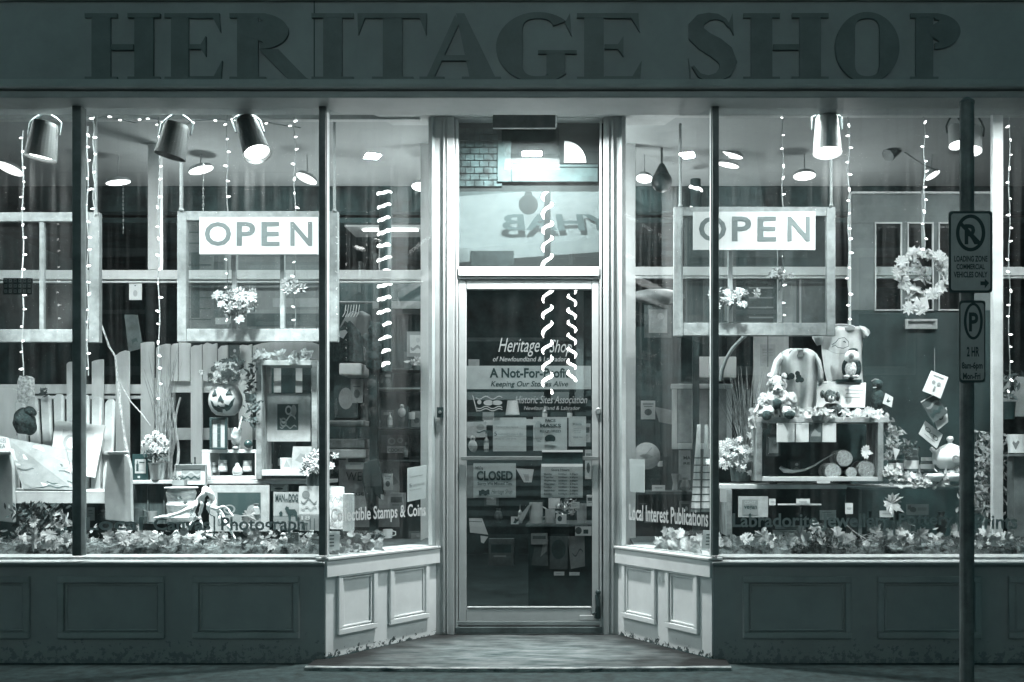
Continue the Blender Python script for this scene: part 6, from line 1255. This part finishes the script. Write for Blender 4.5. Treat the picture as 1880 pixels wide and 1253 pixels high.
IT = [
 ('card',167,956,13,24,.5,lgrey,'small hanging price tag under the chair seat right of the dark post'),
 ('figure',188,956,18,20,.5,dgrey,'small dark figurine under the chair beside the price tag'),
 ('frame',429,664,20,30,.80,dgrey,'dark photo card pinned high on the fence above the pumpkin'),
 ('plant',458,740,26,46,.62,leafl,'pale ball of flowers right of the pumpkin bucket',woodd),
 ('bottle',514,862,7,44,.58,black,'dark slim bottle inside the open cabinet left side'),
 ('candle',494,863,12,14,.56,mgrey,'small squat candle inside the open cabinet corner'),
 ('book',345,880,10,30,.62,dgrey,'thin dark book standing left of the white box shelf'),
 ('bottle',358,880,9,40,.60,dgrey,'dark bottle standing left of the white box shelf'),
 ('book',512,902,30,12,.44,lgrey,'flat grey parcel on the counter edge above the man and dog book'),
 ('mug',254,955,20,22,.30,dgrey,'dark mug on the ledge below the tea tin'),
 ('candle',280,958,16,24,.32,mgrey,'grey candle on the ledge left of the birch stump'),
 ('figure',452,980,14,28,.17,furl,'pale small bird figurine in front of the large dark picture'),
 ('vase',572,1000,14,26,.13,ceram,'small white vase at the right end of the left ledge'),
 ('book',655,740,22,44,1.45,mgrey,'grey hanging book bag below the white folded shirts'),
 ('bag',635,768,44,80,1.6,black,'large black bag hanging below the folded shirts',mgrey),
 ('frame',764,655,34,46,2.0,mgrey,'grey framed picture beside the left white partition post',lgrey),
 ('bottle',716,785,9,30,2.0,metal,'shiny bottle on the upper metal shelf behind the left slanting window'),
 ('vase',777,680,16,20,2.0,lgrey,'pale bowl with twigs near the left white post'),
 ('plant',768,680,38,22,1.9,leafl,'pale twiggy arrangement near the left white post',dgrey),
 ('figure',738,766,14,24,2.0,inkl,'white small figurine on the shelf behind the left slanting window'),
 ('candle',756,770,12,16,2.0,white,'white candle on the shelf behind the left slanting window'),
 ('box',655,862,40,26,1.3,lgrey,'pale box above the welcome poster'),
 ('book',712,900,16,30,1.9,lgrey,'pale leaflet right of the dark coat'),
 ('frame',765,1000,30,24,1.2,dgrey,'dark picture low behind the coins lettering',mgrey),
 ('box',728,940,26,34,1.3,paperg,'grey carton behind the stamps lettering'),
 ('mug',712,988,18,16,.9,ceram,'white mug low behind the left slanting window'),
 ('plant',690,1000,30,24,.5,leafd,'dark leafy bunch on the ledge behind the stamps lettering',black),
 ('bottle',893,830,9,36,1.6,metal,'shiny bottle behind the notices on the door'),
 ('figure',868,830,16,30,1.7,lgrey,'pale seated figurine at the left edge of the door glass'),
 ('box',1076,812,16,34,1.9,inkl,'pale carton at the right edge of the door glass'),
 ('bottle',1046,772,9,30,2.2,glc,'clear bottle behind the please notice'),
 ('bottle',1000,772,9,28,2.2,metal,'shiny bottle behind the top of the masks poster'),
 ('book',1080,880,12,54,2.3,lgrey,'tall pale book stack at the right of the store hours sign'),
 ('bottle',1037,940,9,26,2.15,glc,'clear small bottle above the record card on the counter'),
 ('box',1085,930,16,20,2.1,white,'small white carton by the right door edge above the counter'),
 ('vase',915,960,16,26,2.4,dgrey,'dark vase behind the door left of the bird card'),
 ('box',920,1040,46,50,2.7,dgrey,'large dark carton low behind the door glass',black),
 ('frame',902,930,26,22,2.5,dgrey,'dark frame under the closed sign behind the door',mgrey),
 ('card',870,690,20,30,2.5,mgrey,'grey leaflet high at the left of the door glass'),
 ('frame',1208,620,50,60,2.2,dgrey,'large dark framed picture high behind the right slanting window',mgrey),
 ('book',1190,770,26,34,2.0,lgrey,'pale book on the dark wall behind the right slanting window'),
 ('figure',1180,800,16,36,1.7,lgrey,'pale bird figurine above the painted plate'),
 ('bottle',1212,862,9,34,1.6,glc,'clear bottle right of the painted plate'),
 ('vase',1258,903,18,26,1.2,mgrey,'grey bowl on the pottery shelf beside the waisted cup'),
 ('box',1182,935,22,26,1.5,dgrey,'dark box under the pottery shelf'),
 ('card',1196,960,26,20,1.4,mgrey,'grey card behind the interest lettering'),
 ('frame',1258,960,22,40,1.2,woodm,'narrow wooden frame behind the publications lettering',dgrey),
 ('mug',1420,890,16,18,.42,dgrey,'dark mug under the crate corner on the shelf'),
 ('book',1450,982,60,8,.5,lgrey,'flat pale magazine lying on the lower shelf'),
 ('book',1452,972,54,6,.5,paperg,'grey magazine on top of the pale one on the lower shelf'),
 ('bottle',1598,982,12,42,.5,dgrey,'dark bottle by the divider on the lower shelf'),
 ('vase',1728,980,22,40,.5,dgrey,'dark vase at the right end of the lower shelf'),
 ('mug',1640,955,20,20,.55,black,'black mug behind the standing maple leaf'),
 ('card',1696,888,18,10,.34,paper,'small white price card under the dark candle jar'),
 ('candle',1690,866,10,16,.45,mgrey,'small grey candle between the dark jars'),
 ('frame',1460,870,26,26,.52,black,'dark little frame on the crate floor left of the tail',dgrey),
 ('figure',1420,812,12,36,.5,mgrey,'narrow grey figurine at the left inside the crate'),
 ('plant',1850,770,46,90,.6,leafd,'dark twiggy plant above the heart mug',black),
 ('bottle',1808,985,10,44,.3,dgrey,'dark bottle at the foot of the leafy houseplant'),
]
for q in IT: item(*q[:8], *(q[8:] or ()))
# added panels behind the two sashes, painted with the street's reflection
clap = M('reflected_clapboard', .16, .7, .3, 3)
card('house_reflection', 'large painted reflection of a clapboard house behind the left open sign', 'poster', rpx(343,606,404,604,1.02), clap,
  [('r',0,.17,.01+.1*i,.02+.1*i,ink) for i in range(10)]+[('r',.03,.09,.3,.9,ink),('r',.19,.26,.05,.9,dgrey),('r',.27,.31,.02,.95,inkl),('r',.36,1,.34,.86,inkg),('r',.34,.36,.3,.9,inkl),('r',.42,.98,.86,.98,ink),('r',.6,1,.72,.8,inkl),('r',.2,.3,.9,.96,inkl),('r',.68,.9,.1,.3,mgrey)], thick=.01)
card('house_reflection', 'large painted reflection of dark windows and siding behind the right open sign', 'poster', rpx(1256,1520,398,600,1.02), M('reflected_dark', .05, .7, .3, 3),
  [('r',.45,.62,.55+.09*i,.565+.09*i,inkg) for i in range(5)]+[('r',.02,.2,.1,.9,ink),('r',.28,.34,.05,.95,inkg),('r',.36,.44,.3,.9,ink),('r',.66,.78,.55,.98,mgrey),('r',.82,.96,.5,.98,dgrey),('r',.8,.815,.5,.98,inkl),('r',.2,.23,.05,.95,inkg)], thick=.01)

IT2 = [
 ('frame',1420,838,26,40,.36,dgrey,'dark small picture leaning inside the crate at left',inkg),
 ('vase',1530,770,12,14,.40,ceram,'tiny white vase among the leaves on top of the crate'),
 ('figure',1470,772,12,18,.36,mgrey,'small grey figurine on the crate top right of the teddy'),
 ('plant',1500,772,34,22,.34,leafl,'low leafy clump on the crate top before the puppy',dgrey),
 ('plant',1400,775,34,40,.36,leafl,'pale leafy clump at the left end of the crate top',dgrey),
 ('card',1520,955,30,18,.42,inkl,'pale card lying on the lower shelf middle'),
 ('mug',1660,985,24,26,.35,dgrey,'dark mug at the foot of the pottery lettering'),
 ('plant',110,985,50,44,.2,leafm,'grey leafy clump at the foot of the chair beside the dark post',black),
 ('plant',232,1000,34,40,.18,leafd,'dark leafy clump below the chair arm support on the ledge',black),
 ('plant',425,700,50,40,.60,leafd,'dark leaves behind the pumpkin flowers',black),
 ('vase',470,955,16,30,.30,mgrey,'grey vase before the right edge of the large dark picture'),
 ('figure',520,1000,16,22,.13,furl,'pale lamb figurine on the straw below the man and dog book'),
 ('book',600,870,18,40,.9,dgrey,'dark book edge just right of the left corner post'),
 ('bottle',745,840,8,30,1.5,metal,'shiny bottle beside the cookies box'),
 ('frame',672,805,26,34,1.7,dgrey,'dark patterned frame beside the dark post of the coat stand',mgrey),
 ('box',990,1000,30,20,2.02,mgrey,'grey carton on the low shelf edge above the leftmost tote bag',dgrey),
 ('bottle',955,961,8,34,2.1,metal,'shiny bottle between the bird card and the grey jug'),
 ('card',1056,934,16,12,2.0,white,'white price card above the record card'),
]
for q in IT2: item(*q[:8], *(q[8:] or ()))
